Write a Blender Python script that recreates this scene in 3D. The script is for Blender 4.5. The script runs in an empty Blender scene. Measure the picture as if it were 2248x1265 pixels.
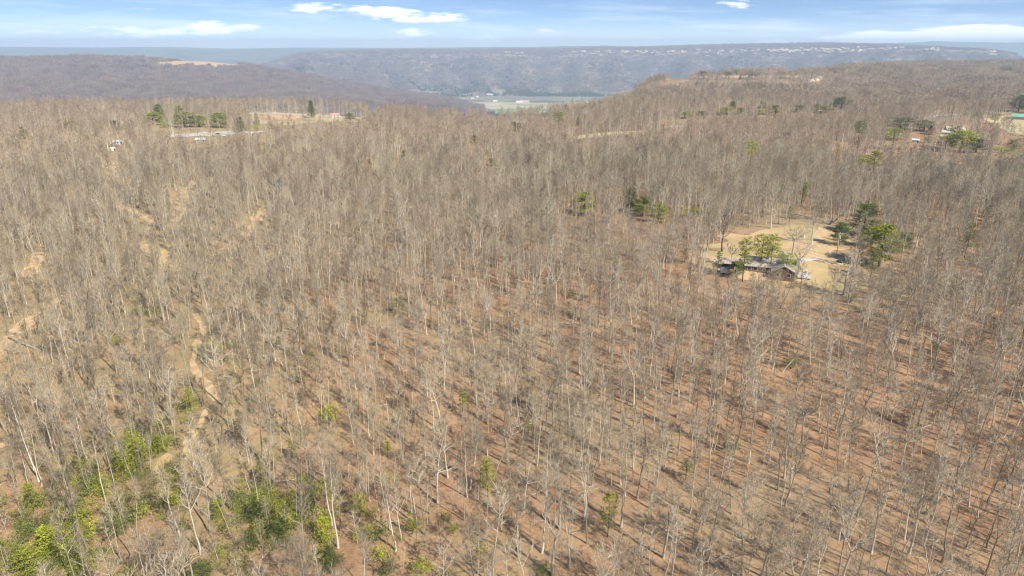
import bpy, math, random
import numpy as np
R = math.radians
C = bpy.context.scene
# ------------------------------------------------------------------ camera, world, sun, exposure
CAM_Z = 75.0
PITCH = R(19.44)                      # degrees below the horizon
F = 1499.0                            # focal length in photo pixels (2248 wide)
cam_d = bpy.data.cameras.new('camera'); cam = bpy.data.objects.new('camera', cam_d); C.collection.objects.link(cam)
cam.location = (0, 0, CAM_Z); cam.rotation_euler = (R(90) - PITCH, 0, 0)
cam_d.sensor_width = 36; cam_d.lens = 36 * F / 2248; cam_d.clip_start = 0.5; cam_d.clip_end = 120000
C.camera = cam
SUN_AZ, SUN_EL = 137.0, 42.0          # azimuth clockwise from +Y: behind the camera on its right
C.view_settings.view_transform = 'Standard'; C.view_settings.look = 'None'
C.view_settings.exposure = 0.42; C.view_settings.gamma = 1
C.render.resolution_x, C.render.resolution_y = 1024, 576
C.cycles.use_denoising = True; C.cycles.filter_width = 1.15; C.cycles.denoiser = 'OPENIMAGEDENOISE'; C.cycles.denoising_input_passes = 'RGB_ALBEDO_NORMAL'; C.cycles.denoising_prefilter = 'ACCURATE'
C.cycles.max_bounces = 5; C.cycles.diffuse_bounces = 2; C.cycles.glossy_bounces = 1; C.cycles.transmission_bounces = 0
C.cycles.volume_bounces = 1; C.cycles.transparent_max_bounces = 4; C.cycles.use_adaptive_sampling = True
C.cycles.adaptive_threshold = 0.012
C.cycles.caustics_reflective = False; C.cycles.caustics_refractive = False
sd = bpy.data.lights.new('sun', 'SUN'); sd.energy = 5.0; sd.angle = R(0.5); sd.color = (1, .94, .79)
sun = bpy.data.objects.new('sun', sd); C.collection.objects.link(sun)
sun.rotation_euler = (R(90 - SUN_EL), 0, R(180 - SUN_AZ)); sun.location = (60, -60, 160)

def nd(nt, t, **kw):
    n = nt.nodes.new(t)
    for k, v in kw.items():
        if k.startswith('in_'):
            key = k[3:]; key = int(key) if key.isdigit() else key
            n.inputs[key].default_value = v
        else: setattr(n, k, v)
    return n
def mth(nt, op, a, b=None, c=None, clamp=False):
    n = nt.nodes.new('ShaderNodeMath'); n.operation = op; n.use_clamp = clamp
    for i, v in enumerate((a, b, c)):
        if v is None: continue
        if hasattr(v, 'links'): nt.links.new(v, n.inputs[i])
        else: n.inputs[i].default_value = v
    return n.outputs[0]
def mixc(nt, f, a, b, mode='MIX'):
    n = nt.nodes.new('ShaderNodeMix'); n.data_type = 'RGBA'; n.blend_type = mode
    for i, v in ((0, f), (6, a), (7, b)):
        if hasattr(v, 'links'): nt.links.new(v, n.inputs[i])
        elif i == 0: n.inputs[i].default_value = v
        else: n.inputs[i].default_value = (*v, 1) if len(v) == 3 else v
    return n.outputs[2]
def sstep(nt, x, lo, hi):
    n = nt.nodes.new('ShaderNodeMapRange'); n.interpolation_type = 'SMOOTHSTEP'
    nt.links.new(x, n.inputs[0]); n.inputs[1].default_value = lo; n.inputs[2].default_value = hi
    return n.outputs[0]

# sky: Nishita plus fair-weather cloud banks low over the horizon (by true direction: azimuth / elevation)
w = bpy.data.worlds.new('World'); C.world = w; w.use_nodes = True; nt = w.node_tree
bg = nt.nodes['Background']; bg.inputs[1].default_value = 0.115
tc = nt.nodes.new('ShaderNodeTexCoord'); sep = nt.nodes.new('ShaderNodeSeparateXYZ'); nt.links.new(tc.outputs['Generated'], sep.inputs[0])
sky = nd(nt, 'ShaderNodeTexSky', sky_type='NISHITA', sun_disc=False, sun_elevation=R(SUN_EL), sun_rotation=R(SUN_AZ), altitude=600, air_density=1.0, dust_density=0.3, ozone_density=2.0)
# the clear blue starts low: raise the looked-up elevation
zz = mth(nt, 'ADD', mth(nt, 'MULTIPLY', sep.outputs[2], 3.4), 0.07)
cmb = nt.nodes.new('ShaderNodeCombineXYZ'); nt.links.new(sep.outputs[0], cmb.inputs[0]); nt.links.new(sep.outputs[1], cmb.inputs[1]); nt.links.new(mth(nt, 'MAXIMUM', sep.outputs[2], zz), cmb.inputs[2])
nrm = nd(nt, 'ShaderNodeVectorMath', operation='NORMALIZE'); nt.links.new(cmb.outputs[0], nrm.inputs[0]); nt.links.new(nrm.outputs[0], sky.inputs[0])
az = mth(nt, 'MULTIPLY', mth(nt, 'ARCTAN2', sep.outputs[0], sep.outputs[1]), 57.2958)
el = mth(nt, 'MULTIPLY', mth(nt, 'ARCSINE', sep.outputs[2]), 57.2958)
cv = nt.nodes.new('ShaderNodeCombineXYZ'); nt.links.new(az, cv.inputs[0]); nt.links.new(mth(nt, 'MULTIPLY', el, 4.5), cv.inputs[1])
n1 = nd(nt, 'ShaderNodeTexNoise', in_Scale=0.55, in_Detail=7.0, in_Roughness=0.58); nt.links.new(cv.outputs[0], n1.inputs['Vector'])
wis = nt.nodes.new('ShaderNodeCombineXYZ'); nt.links.new(mth(nt, 'ADD', az, mth(nt, 'MULTIPLY', el, 2.0)), wis.inputs[0]); nt.links.new(mth(nt, 'MULTIPLY', el, 11), wis.inputs[1])
n2 = nd(nt, 'ShaderNodeTexNoise', in_Scale=0.10, in_Detail=6.0, in_Roughness=0.6); nt.links.new(wis.outputs[0], n2.inputs['Vector'])
#            az     el   half-width half-height strength
CLOUDS = [(-26.5, 1.0, 3.5, .36, 1.5), (-22.0, 1.25, 2.7, .46, 1.6), (-14.7, 2.80, 2.2, .34, 1.1), (-9.9, 2.5, 2.6, .50, 1.8), (-6.6, 2.1, 3.6, .40, 1.6),
          (-7.7, .98, 1.9, .32, 1.3), (-1.9, .58, 1.6, .30, 1.3), (2.5, 1.15, .9, .15, .35), (-26.6, 2.45, .7, .1, .5), (20.4, .38, 1.8, .18, 1.6),
          (28.5, .58, 5.0, .50, 3.2), (32.3, .78, 4.2, .60, 3.2), (16.9, 3.0, 1.4, .35, .45), (-35.0, .9, 5, .12, .3), (-62, 5, 9, 1.4, 1), (70, 7, 10, 2, 1), (-120, 9, 12, 2.5, 1), (150, 10, 16, 3, 1)]
m = None
for (ca, ce, wa, we, s) in CLOUDS:
    dx = mth(nt, 'DIVIDE', mth(nt, 'SUBTRACT', az, ca), wa); dy = mth(nt, 'DIVIDE', mth(nt, 'SUBTRACT', el, ce), we)
    d = mth(nt, 'ADD', mth(nt, 'MULTIPLY', dx, dx), mth(nt, 'MULTIPLY', dy, dy))
    v = mth(nt, 'MULTIPLY', mth(nt, 'SUBTRACT', 1.35, d), s, None)
    m = v if m is None else mth(nt, 'MAXIMUM', m, v)
cl = mth(nt, 'ADD', m, mth(nt, 'MULTIPLY', mth(nt, 'SUBTRACT', n1.outputs[0], .51), 8.0))
cmask = sstep(nt, cl, 0.0, 2.2)
wisp = mth(nt, 'MULTIPLY', sstep(nt, n2.outputs[0], .44, .68), mth(nt, 'MULTIPLY', sstep(nt, el, 4.5, 1.0), .55))
low = mth(nt, 'MULTIPLY', sstep(nt, el, 2.4, -.2), .7)
skyc = mixc(nt, wisp, sky.outputs[0], (6.6, 7.2, 7.9))
skyc = mixc(nt, low, skyc, (7.4, 7.7, 7.9))
skyc = mixc(nt, mth(nt, 'MULTIPLY', cmask, .95), skyc, (9.6, 9.5, 9.4))
nt.links.new(mixc(nt, 1.0, skyc, (1.08, 1.15, 1.2), 'MULTIPLY'), bg.inputs[0])

# ------------------------------------------------------------------ photo rays and the lie of the land
def ray(px, py):
    x = (px - 1124) / F; y = (632.5 - py) / F
    f = math.cos(PITCH) + y * math.sin(PITCH); u = y * math.cos(PITCH) - math.sin(PITCH)
    return x, f, u
def z_on(px, py, r):                  # height of the point seen at (px,py) when it stands r metres off
    x, f, u = ray(px, py); return CAM_Z + r * u / math.hypot(x, f)
def az_of(px, py=150):
    x, f, u = ray(px, py); return math.atan2(x, f)
def project(x, y, z):
    d = z - CAM_Z; cf = y * math.cos(PITCH) - d * math.sin(PITCH); cu = y * math.sin(PITCH) + d * math.cos(PITCH)
    cf = np.maximum(cf, 1e-3)
    return 1124 + F * x / cf, 632.5 - F * cu / cf
rng = np.random.default_rng(11)
_ph = rng.uniform(0, 6.28, 40); _dr = rng.uniform(0, 3.1416, 40)
def wob(x, y, lam, k, n=5):           # smooth band-limited noise in -1..1
    s = 0
    for i in range(n):
        a = _dr[(k * 5 + i) % 40]; l = lam * (0.7 + 0.17 * i)
        s = s + np.sin((x * math.cos(a) + y * math.sin(a)) * 6.2832 / l + _ph[(k * 7 + i) % 40])
    return s / n * 1.3
def smooth(t): t = np.clip(t, 0, 1); return t * t * (3 - 2 * t)
EDGE = [(-500, 226, 950), (0, 224, 930), (370, 214, 1000), (600, 214, 1000), (800, 226, 900), (950, 237, 850), (1100, 243, 830), (1200, 235, 870),
        (1330, 217, 1000), (1400, 192, 1250), (1450, 158, 1600), (1600, 149, 1750), (1800, 147, 1850), (1850, 139, 2300), (2000, 133, 2700), (2248, 130, 2900), (2700, 128, 3000)]
E_az = np.array([az_of(p[0], p[1]) for p in EDGE]); E_R = np.array([p[2] for p in EDGE], float)
E_z = np.array([z_on(*p) - 17 for p in EDGE])
def H(x, y):
    x = np.asarray(x, float); y = np.asarray(y, float)
    r = np.hypot(x, y); a = np.arctan2(x, y)
    Re = np.interp(a, E_az, E_R); Ze = np.interp(a, E_az, E_z)
    near = 2.6 * wob(x, y, 210, 1) + 1.0 * wob(x, y, 70, 2) + .25 * wob(x, y, 23, 3)
    # a ravine runs up the left side
    ax, ay, bx, by = -38., 70., -420., 470.
    L = math.hypot(bx - ax, by - ay); ux, uy = (bx - ax) / L, (by - ay) / L
    t = (x - ax) * ux + (y - ay) * uy; d = (x - ax) * uy - (y - ay) * ux + 14 * np.sin(t / 60)
    near = near - 9 * np.exp(-(d / 42) ** 2) * smooth((t + 60) / 140) * smooth((620 - t) / 200)
    # the ground falls gently away at the lower right
    near = near - 7 * smooth((x - 30) / 110) * smooth((190 - y) / 120)
    t = smooth((r - 0.45 * Re) / (0.5 * Re))
    z = near * (1 - .55 * t) * 1.0 + Ze * t + (1 - t) * 0
    z = z + 9 * wob(x, y, 640, 4) * smooth((r - 1150) / 500) * smooth((Re * .93 - r) / 250)
    # where the valley opens the rim runs down before it drops
    over = np.maximum(r - Re, 0)
    z = z - np.where(over < 60, over ** 2 / 240, 15 + (over - 60) * .5)
    return np.maximum(z, -238)
def hit(px, py, rmax=3200):
    x, f, u = ray(px, py); n = math.hypot(x, f); x /= n; f /= n; u /= n
    rs = np.concatenate([np.arange(60, 1200, 1.0), np.arange(1200, rmax, 4.0)])
    zr = CAM_Z + rs * u; hh = H(rs * x, rs * f); k = np.nonzero(zr <= hh)[0]
    r = rs[k[0]] if len(k) else rs[-1]
    return np.array([r * x, r * f, float(H(r * x, r * f))])

# ------------------------------------------------------------------ helpers
def tag(o, label=None, cat=None, group=None, kind=None):
    if label: o['label'] = label
    if cat: o['category'] = cat
    if group: o['group'] = group
    if kind: o['kind'] = kind
    return o
def link(name, me, parent=None):
    o = bpy.data.objects.new(name, me); C.collection.objects.link(o)
    if parent: o.parent = parent
    return o
def empty(name, loc, rz=0):
    o = bpy.data.objects.new(name, None); C.collection.objects.link(o); o.location = loc; o.rotation_euler = (0, 0, rz); o.empty_display_size = .5
    return o
class MB:                              # a mesh collected from many shapes
    def __init__(s): s.v = []; s.f = []; s.m = []; s.n = 0
    def add(s, vs, fs, m=0):
        s.v.append(np.asarray(vs, float).reshape(-1, 3)); s.f += [tuple(i + s.n for i in f) for f in fs]; s.m += [m] * len(fs); s.n += len(vs)
    def tube(s, pts, rad, sides=4, m=0, cap=False):
        pts = [np.asarray(p, float) for p in pts]; vs = []; n = len(pts)
        for i, p in enumerate(pts):
            d = pts[min(i + 1, n - 1)] - pts[max(i - 1, 0)]; d = d / (np.linalg.norm(d) + 1e-9)
            a = np.cross(d, (0.13, 0.21, 1) if abs(d[2]) < .9 else (1, .1, .05)); a /= np.linalg.norm(a) + 1e-9; b = np.cross(d, a)
            for k in range(sides):
                t = 6.28319 * k / sides; vs.append(p + rad[i] * (math.cos(t) * a + math.sin(t) * b))
        fs = [(i * sides + k, i * sides + (k + 1) % sides, (i + 1) * sides + (k + 1) % sides, (i + 1) * sides + k) for i in range(n - 1) for k in range(sides)]
        if cap: fs.append(tuple(range(sides))[::-1]); fs.append(tuple((n - 1) * sides + k for k in range(sides)))
        s.add(vs, fs, m)
    def tri(s, p, d, w, m=0):          # a thin twig from p along d
        a = np.cross(d, rnd3()); a *= w / 2 / (np.linalg.norm(a) + 1e-9); s.add([p - a, p + a, p + d], [(0, 1, 2)], m)
    def box(s, c, size, rz=0, m=0):
        cx, cy, cz = c; sx, sy, sz = (q / 2 for q in size); co, si = math.cos(rz), math.sin(rz); vs = []
        for z in (-sz, sz):
            for x, y in ((-sx, -sy), (sx, -sy), (sx, sy), (-sx, sy)): vs.append((cx + x * co - y * si, cy + x * si + y * co, cz + z))
        s.add(vs, [(3, 2, 1, 0), (4, 5, 6, 7), (0, 1, 5, 4), (1, 2, 6, 5), (2, 3, 7, 6), (3, 0, 4, 7)], m)
    def mesh(s, name, *mats, sm=False):
        me = bpy.data.meshes.new(name); me.from_pydata(np.concatenate(s.v).tolist() if s.v else [], [], s.f)
        for mt in mats: me.materials.append(mt)
        if len(mats) > 1: me.polygons.foreach_set('material_index', s.m)
        if sm: me.polygons.foreach_set('use_smooth', [True] * len(me.polygons))
        me.update(); return me
rr = random.Random(5)
def rnd3(): return np.array([rr.uniform(-1, 1), rr.uniform(-1, 1), rr.uniform(-1, 1)])
def inpoly(poly, x, y):
    x = np.asarray(x); y = np.asarray(y); ins = np.zeros(x.shape, bool); n = len(poly)
    for i in range(n):
        x1, y1 = poly[i][:2]; x2, y2 = poly[(i + 1) % n][:2]
        c = ((y1 > y) != (y2 > y)) & (x < (x2 - x1) * (y - y1) / (y2 - y1 + 1e-12) + x1); ins ^= c
    return ins

# ------------------------------------------------------------------ materials
def mat(name, rough=.9):
    m = bpy.data.materials.new(name); m.use_nodes = True; b = m.node_tree.nodes['Principled BSDF']
    b.inputs['Roughness'].default_value = rough; b.inputs['Specular IOR Level'].default_value = .15
    return m, m.node_tree, b
def noise(nt, scale, detail=4, rough=.55, coord='Object', stretch=None):
    t = nt.nodes.new('ShaderNodeTexCoord') if coord != 'World' else nt.nodes.new('ShaderNodeNewGeometry')
    out = t.outputs[coord] if coord != 'World' else t.outputs['Position']
    if stretch:
        mp = nt.nodes.new('ShaderNodeMapping'); nt.links.new(out, mp.inputs[0]); mp.inputs['Scale'].default_value = stretch; out = mp.outputs[0]
    n = nd(nt, 'ShaderNodeTexNoise', in_Scale=scale, in_Detail=detail, in_Roughness=rough); nt.links.new(out, n.inputs['Vector']); return n.outputs[0]
def simple(name, c1, c2, scale, rough=.85, lo=.35, hi=.65, coord='Object', stretch=None):
    m, nt, b = mat(name, rough); f = sstep(nt, noise(nt, scale, 5, .6, coord, stretch), lo, hi)
    nt.links.new(mixc(nt, f, c1, c2), b.inputs['Base Color']); return m
def wood_mat(name, c1, c2, c3):        # bark and twigs: every tree (or copy) its own tone
    m, nt, b = mat(name, .95); oi = nt.nodes.new('ShaderNodeObjectInfo')
    cr = nt.nodes.new('ShaderNodeValToRGB'); e = cr.color_ramp.elements
    e[0].color = (*c1, 1); e[1].color = (*c3, 1); q = e.new(.5); q.color = (*c2, 1); nt.links.new(oi.outputs['Random'], cr.inputs[0])
    big = sstep(nt, noise(nt, .012, 3, .5, 'World'), .35, .65)
    sm = noise(nt, 1.7, 3, .6, 'World')
    c = mixc(nt, mth(nt, 'MULTIPLY', big, .35), cr.outputs[0], c2)
    hs = nd(nt, 'ShaderNodeHueSaturation'); nt.links.new(c, hs.inputs['Color']); nt.links.new(mth(nt, 'ADD', .72, mth(nt, 'MULTIPLY', sm, .55)), hs.inputs['Value'])
    nt.links.new(hs.outputs[0], b.inputs['Base Color']); return m
M = {}
M['bark'] = wood_mat('bark', (.17, .145, .11), (.45, .40, .32), (.68, .62, .51))
M['twig'] = wood_mat('twigs', (.21, .16, .105), (.365, .28, .18), (.50, .40, .265))
M['fartwig'] = wood_mat('far_twigs', (.26, .19, .13), (.395, .29, .19), (.51, .39, .27))
M['hilltwig'] = wood_mat('hill_twigs', (.22, .165, .16), (.31, .235, .22), (.40, .305, .275))
M['darkbark'] = simple('dark_bark', (.05, .042, .036), (.12, .10, .085), 2.5)
def leafmat(name, c1, c2):
    m, nt, b = mat(name, .75); oi = nt.nodes.new('ShaderNodeObjectInfo')
    f = sstep(nt, noise(nt, .9, 3, .6, 'World'), .3, .7); c = mixc(nt, f, c1, c2)
    hs = nd(nt, 'ShaderNodeHueSaturation'); nt.links.new(c, hs.inputs['Color']); nt.links.new(mth(nt, 'ADD', .8, mth(nt, 'MULTIPLY', oi.outputs['Random'], .4)), hs.inputs['Value'])
    nt.links.new(hs.outputs[0], b.inputs['Base Color']); return m
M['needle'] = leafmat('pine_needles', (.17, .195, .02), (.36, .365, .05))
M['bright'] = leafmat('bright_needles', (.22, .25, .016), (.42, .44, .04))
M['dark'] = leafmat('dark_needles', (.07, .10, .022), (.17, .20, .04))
M['olive'] = leafmat('olive_leaves', (.15, .165, .05), (.27, .28, .10))
M['farpine'] = leafmat('far_conifers', (.03, .042, .028), (.06, .08, .04))
M['metal'] = simple('pale_metal', (.42, .44, .45), (.58, .60, .60), 1.2, .4)
M['white'] = simple('white_paint', (.58, .57, .54), (.76, .75, .72), .8, .6)
M['darkwood'] = simple('dark_wood', (.05, .04, .035), (.10, .08, .07), 3)
M['roofbrown'] = simple('brown_roofing', (.36, .30, .255), (.52, .455, .395), 1.5, .8, stretch=(1, .15, 1))
M['brick'] = simple('red_brick', (.13, .065, .045), (.22, .12, .085), 4)
M['stone'] = simple('grey_stone', (.28, .24, .21), (.50, .45, .40), 3)
M['glass'] = simple('window_glass', (.02, .025, .03), (.05, .06, .07), 2, .15)
M['greenroof'] = simple('green_metal_roof', (.20, .47, .33), (.26, .55, .40), .4, .45)
M['redroof'] = simple('rusty_red_roof', (.50, .16, .11), (.70, .55, .50), .5, .7)
M['bluedark'] = simple('dark_blue_siding', (.035, .04, .065), (.06, .065, .09), 1)
M['greysiding'] = simple('grey_siding', (.33, .34, .37), (.45, .46, .48), 1)
M['tan'] = simple('tan_siding', (.55, .45, .36), (.70, .60, .50), .8)
M['pole'] = simple('weathered_pole', (.38, .34, .29), (.55, .50, .44), 3)
M['rock'] = simple('sandstone', (.40, .32, .25), (.76, .62, .47), .12, lo=.4, hi=.6)
M['concrete'] = simple('concrete', (.50, .47, .42), (.68, .65, .60), 1.5)
M['carpaint'] = simple('car_paint', (.55, .57, .60), (.62, .63, .66), .5, .3)
M['darkcar'] = simple('dark_car_paint', (.03, .045, .05), (.06, .075, .08), .5, .3)
M['rubber'] = simple('tyre_rubber', (.02, .02, .02), (.035, .035, .035), 2)

def ground_mat():
    m, nt, b = mat('leaf_litter', 1.0)
    big = noise(nt, .011, 4, .55, 'World'); mid = noise(nt, .09, 5, .65, 'World'); fine = noise(nt, 1.6, 6, .72, 'World')
    c = mixc(nt, sstep(nt, mid, .34, .66), (.28, .160, .088), (.43, .265, .150))
    c = mixc(nt, sstep(nt, big, .46, .62), c, (.36, .27, .155))
    gp = nt.nodes.new('ShaderNodeNewGeometry'); sx = nt.nodes.new('ShaderNodeSeparateXYZ'); nt.links.new(gp.outputs['Position'], sx.inputs[0])
    lm = mth(nt, 'ADD', mth(nt, 'ADD', mth(nt, 'MULTIPLY', sx.outputs[0], -.007), mth(nt, 'MULTIPLY', sx.outputs[1], -.0006)), mth(nt, 'MULTIPLY', mth(nt, 'SUBTRACT', noise(nt, .02, 5, .65, 'World'), .5), 4.0))
    straw = mixc(nt, sstep(nt, noise(nt, .12, 5, .7, 'World'), .4, .62), (.42, .30, .16), (.30, .255, .12))
    c = mixc(nt, mth(nt, 'MULTIPLY', sstep(nt, lm, -.1, .7), .85), c, straw)
    c = mixc(nt, mth(nt, 'MULTIPLY', sstep(nt, fine, .40, .72), .6), c, (.56, .36, .22))
    c = mixc(nt, mth(nt, 'MULTIPLY', sstep(nt, noise(nt, .35, 7, .8, 'World'), .50, .66), .7), c, (.17, .10, .058))
    nt.links.new(c, b.inputs['Base Color'])
    bp = nd(nt, 'ShaderNodeBump', in_Strength=.5, in_Distance=.25); nt.links.new(fine, bp.inputs['Height']); nt.links.new(bp.outputs[0], b.inputs['Normal'])
    return m
M['ground'] = ground_mat()
M['dirt'] = simple('tan_dirt', (.50, .34, .18), (.65, .46, .27), .5, 1, coord='World')
M['clay'] = simple('red_clay', (.56, .27, .13), (.66, .45, .28), .05, 1, coord='World')
M['field'] = simple('dry_grass', (.42, .33, .17), (.56, .46, .26), .03, 1, coord='World')
M['gravel'] = simple('pale_gravel', (.46, .40, .33), (.62, .55, .46), .3, 1, coord='World')
def lawn_mat():
    m, nt, b = mat('dormant_lawn', 1.0)
    c = mixc(nt, sstep(nt, noise(nt, .06, 4, .6, 'World'), .4, .62), (.60, .42, .235), (.46, .355, .17))
    c = mixc(nt, mth(nt, 'MULTIPLY', sstep(nt, noise(nt, .9, 6, .7, 'World'), .45, .7), .5), c, (.46, .27, .155))
    nt.links.new(c, b.inputs['Base Color']); return m
M['lawn'] = lawn_mat()
def farland(name, a, b_, scale, dark, cliff=None):
    m, nt, b = mat(name, 1.0)
    c = mixc(nt, sstep(nt, noise(nt, scale, 6, .7, 'World'), .36, .62), a, b_)
    c = mixc(nt, mth(nt, 'MULTIPLY', sstep(nt, noise(nt, scale * .22, 5, .65, 'World', (1, 1, 3)), .50, .62), .75), c, dark)
    nt.links.new(c, b.inputs['Base Color'])
    bp = nd(nt, 'ShaderNodeBump', in_Strength=1.0, in_Distance=9); nt.links.new(noise(nt, scale * 2.2, 4, .7, 'World'), bp.inputs['Height']); nt.links.new(bp.outputs[0], b.inputs['Normal'])
    return m
M['hill'] = farland('hill_woods', (.17, .125, .115), (.26, .195, .175), .03, (.10, .085, .075))
M['ridge'] = farland('ridge_woods', (.13, .105, .10), (.30, .23, .20), .012, (.04, .055, .05))
M['ridgetop'] = farland('plateau_woods', (.12, .12, .09), (.20, .17, .14), .006, (.035, .055, .035))
M['distant'] = farland('distant_woods', (.06, .10, .07), (.11, .14, .10), .0015, (.04, .08, .05))
M['valley'] = farland('valley_land', (.20, .19, .13), (.34, .29, .20), .004, (.08, .08, .06))

# ------------------------------------------------------------------ near plateau: one sheet, fine near and coarse far
def polar_sheet(name, az0, az1, na, rs, hf, m, smooth_=True):
    az_ = np.linspace(az0, az1, na); A, RR = np.meshgrid(az_, rs, indexing='ij')
    X = RR * np.sin(A); Y = RR * np.cos(A); Z = hf(X, Y) if hf.__code__.co_argcount == 2 else hf(A, RR)
    V = np.stack([X, Y, Z], -1).reshape(-1, 3); nr = len(rs)
    i, j = np.meshgrid(np.arange(na - 1), np.arange(nr - 1), indexing='ij'); k = (i * nr + j).ravel()
    Fc = np.stack([k, k + 1, k + nr + 1, k + nr], -1)[:, ::-1]
    me = bpy.data.meshes.new(name); me.vertices.add(len(V)); me.vertices.foreach_set('co', V.ravel())
    me.loops.add(Fc.size); me.loops.foreach_set('vertex_index', Fc.ravel()); me.polygons.add(len(Fc))
    me.polygons.foreach_set('loop_start', np.arange(0, Fc.size, 4)); me.update(calc_edges=True)
    if m: me.materials.append(m)
    me.polygons.foreach_set('use_smooth', [smooth_] * len(Fc)); me.validate(); return link(name, me)
rs = np.concatenate([np.linspace(0.5, 40, 12), np.geomspace(44, 1200, 360), np.linspace(1206, 3600, 240)])
g = polar_sheet('ground', R(-62), R(62), 520, rs, H, M['ground']); tag(g, kind='structure')
# ground round and behind the viewpoint
A_ = np.radians(np.linspace(62, 298, 60)); mb = MB(); rb = np.geomspace(.5, 900, 40)
hv = [(r_ * math.sin(a), r_ * math.cos(a), float(H(r_ * math.sin(a), r_ * math.cos(a))) - (.0)) for a in A_ for r_ in rb]
mb.add(hv, [(i * 40 + j + 40, i * 40 + j + 41, i * 40 + j + 1, i * 40 + j)[::-1][::-1] for i in range(59) for j in range(39)])
tag(link('ground', mb.mesh('ground_behind', M['ground'], sm=True)), kind='structure')

# ------------------------------------------------------------------ far land: profiles by bearing
def profile(cols, nr=90, sm=3, rough=None):
    """cols: (photo x, [(r, z)...]); returns az array, r array, Z grid and a sampler"""
    azs = np.array([az_of(c[0]) for c in cols]); n = len(cols[0][1])
    ga = np.linspace(azs[0], azs[-1], 700); t = np.linspace(0, 1, nr) * (n - 1)
    Rn = np.array([[p[0] for p in c[1]] for c in cols], float); Zn = np.array([[p[1] for p in c[1]] for c in cols], float)
    rmin, rmax = Rn.min(), Rn.max(); gr = np.linspace(rmin, rmax, nr); Z = np.zeros((700, nr))
    for i, a in enumerate(ga):
        rn = [np.interp(a, azs, Rn[:, k]) for k in range(n)]; zn = [np.interp(a, azs, Zn[:, k]) for k in range(n)]
        Z[i] = np.interp(gr, rn, zn)
    for _ in range(sm):
        Z[1:-1] = (Z[:-2] + 2 * Z[1:-1] + Z[2:]) / 4
    if rough is not None:
        A, RR = np.meshgrid(ga, gr, indexing='ij'); Z = Z + rough(RR * np.sin(A), RR * np.cos(A), A, RR, Z)
    def s(a, r):
        fi = np.clip((a - ga[0]) / (ga[-1] - ga[0]) * 699, 0, 698.999); fj = np.clip((r - gr[0]) / (gr[-1] - gr[0]) * (nr - 1), 0, nr - 1.001)
        i = fi.astype(int); j = fj.astype(int); u = fi - i; v = fj - j
        return Z[i, j] * (1 - u) * (1 - v) + Z[i + 1, j] * u * (1 - v) + Z[i, j + 1] * (1 - u) * v + Z[i + 1, j + 1] * u * v
    return ga, gr, Z, s
def zc(px, r, py, tree=10): return (r, z_on(px, py, r) - tree)
# the wooded hill across the valley on the left
hc = []
for px, y1, y2, y3 in [(-900, 216, 168, 130), (-300, 216, 166, 128), (0, 216, 165, 126), (200, 216, 165, 123), (350, 216, 168, 129), (460, 217, 170, 132), (540, 218, 172, 140), (600, 220, 178, 151), (700, 223, 192, 170),
                       (800, 226, 205, 187), (900, 229, 218, 203), (980, 233, 227, 215), (1060, 262, 250, 234)]:
    hc.append((px, [(1700, -225), zc(px, 2400, y1), zc(px, 3000, y2), zc(px, 3500, y3), (3750, max(z_on(px, y3 + 4, 3750) - 12, -235)), (4700, -240)]))
hill = profile(hc, 110, 6, lambda X, Y, A, RR, Z: (5 * wob(X, Y, 480, 5) + 7 * wob(X, Y, 210, 6)) * smooth((Z + 225) / 60) * smooth((3600 - RR) / 500 + .15))
def sheet_of(name, pr, m, kind='structure'):
    ga, gr, Z, s = pr; o = polar_sheet(name, ga[0], ga[-1], len(ga), gr, (lambda a, r: s(a, r)) if False else (lambda A, RR, q=0: s(A, RR)), m); tag(o, kind=kind); return o
sheet_of('hill', hill, M['hill'])
# the long plateau ridge with its cliff line
rc = []
for px, yr, yt, yf in [(500, 150, 150, 186), (560, 146, 146, 178), (620, 131, 130, 160), (660, 119, 117, 148), (720, 115, 111, 150), (800, 116, 108, 160), (1000, 117, 106, 172), (1200, 116, 104.5, 178), (1300, 113, 103, 174), (1448, 112, 100, 165), (1550, 111, 97, 160),
                       (1650, 110, 94, 158), (1800, 107, 92.5, 155), (1900, 105, 95, 152), (1950, 104.5, 97, 150), (2050, 106, 102, 150), (2150, 109, 107.5, 152), (2215, 116, 117, 155), (2240, 128, 140, 165), (2275, 170, 190, 200), (2600, 190, 200, 220)]:
    ym = yr + (yf - yr) * .45
    rc.append((px, [(4500, -226), (5000, z_on(px, 206, 5000) if px > 600 else -226), zc(px, 5600, yf + 8), zc(px, 6100, ym), zc(px, 6300, yr + 9), zc(px, 6345, yr), (6800, z_on(px, yr - (yr - yt) * .55, 6800) - 10), (9000, z_on(px, yt, 9000) - 10), (9500, z_on(px, yt + 4, 9500) - 60), (10500, -230)]))
def ridge_rough(X, Y, A, RR, Z):
    spur = np.sin(A * 62 + 2 * np.sin(A * 23)) * .6 + np.sin(A * 131 + 1.3) * .4
    m_ = smooth((RR - 4800) / 500) * smooth((6420 - RR) / 120)
    return m_ * (60 * spur * smooth((6300 - RR) / 300) + 10 * wob(X, Y, 380, 7)) + 4 * wob(X, Y, 900, 2) * smooth((RR - 6500) / 400) * smooth((9000 - RR) / 900)
ridge = profile(rc, 220, 3, ridge_rough)
sheet_of('ridge', ridge, M['ridge'])
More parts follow.
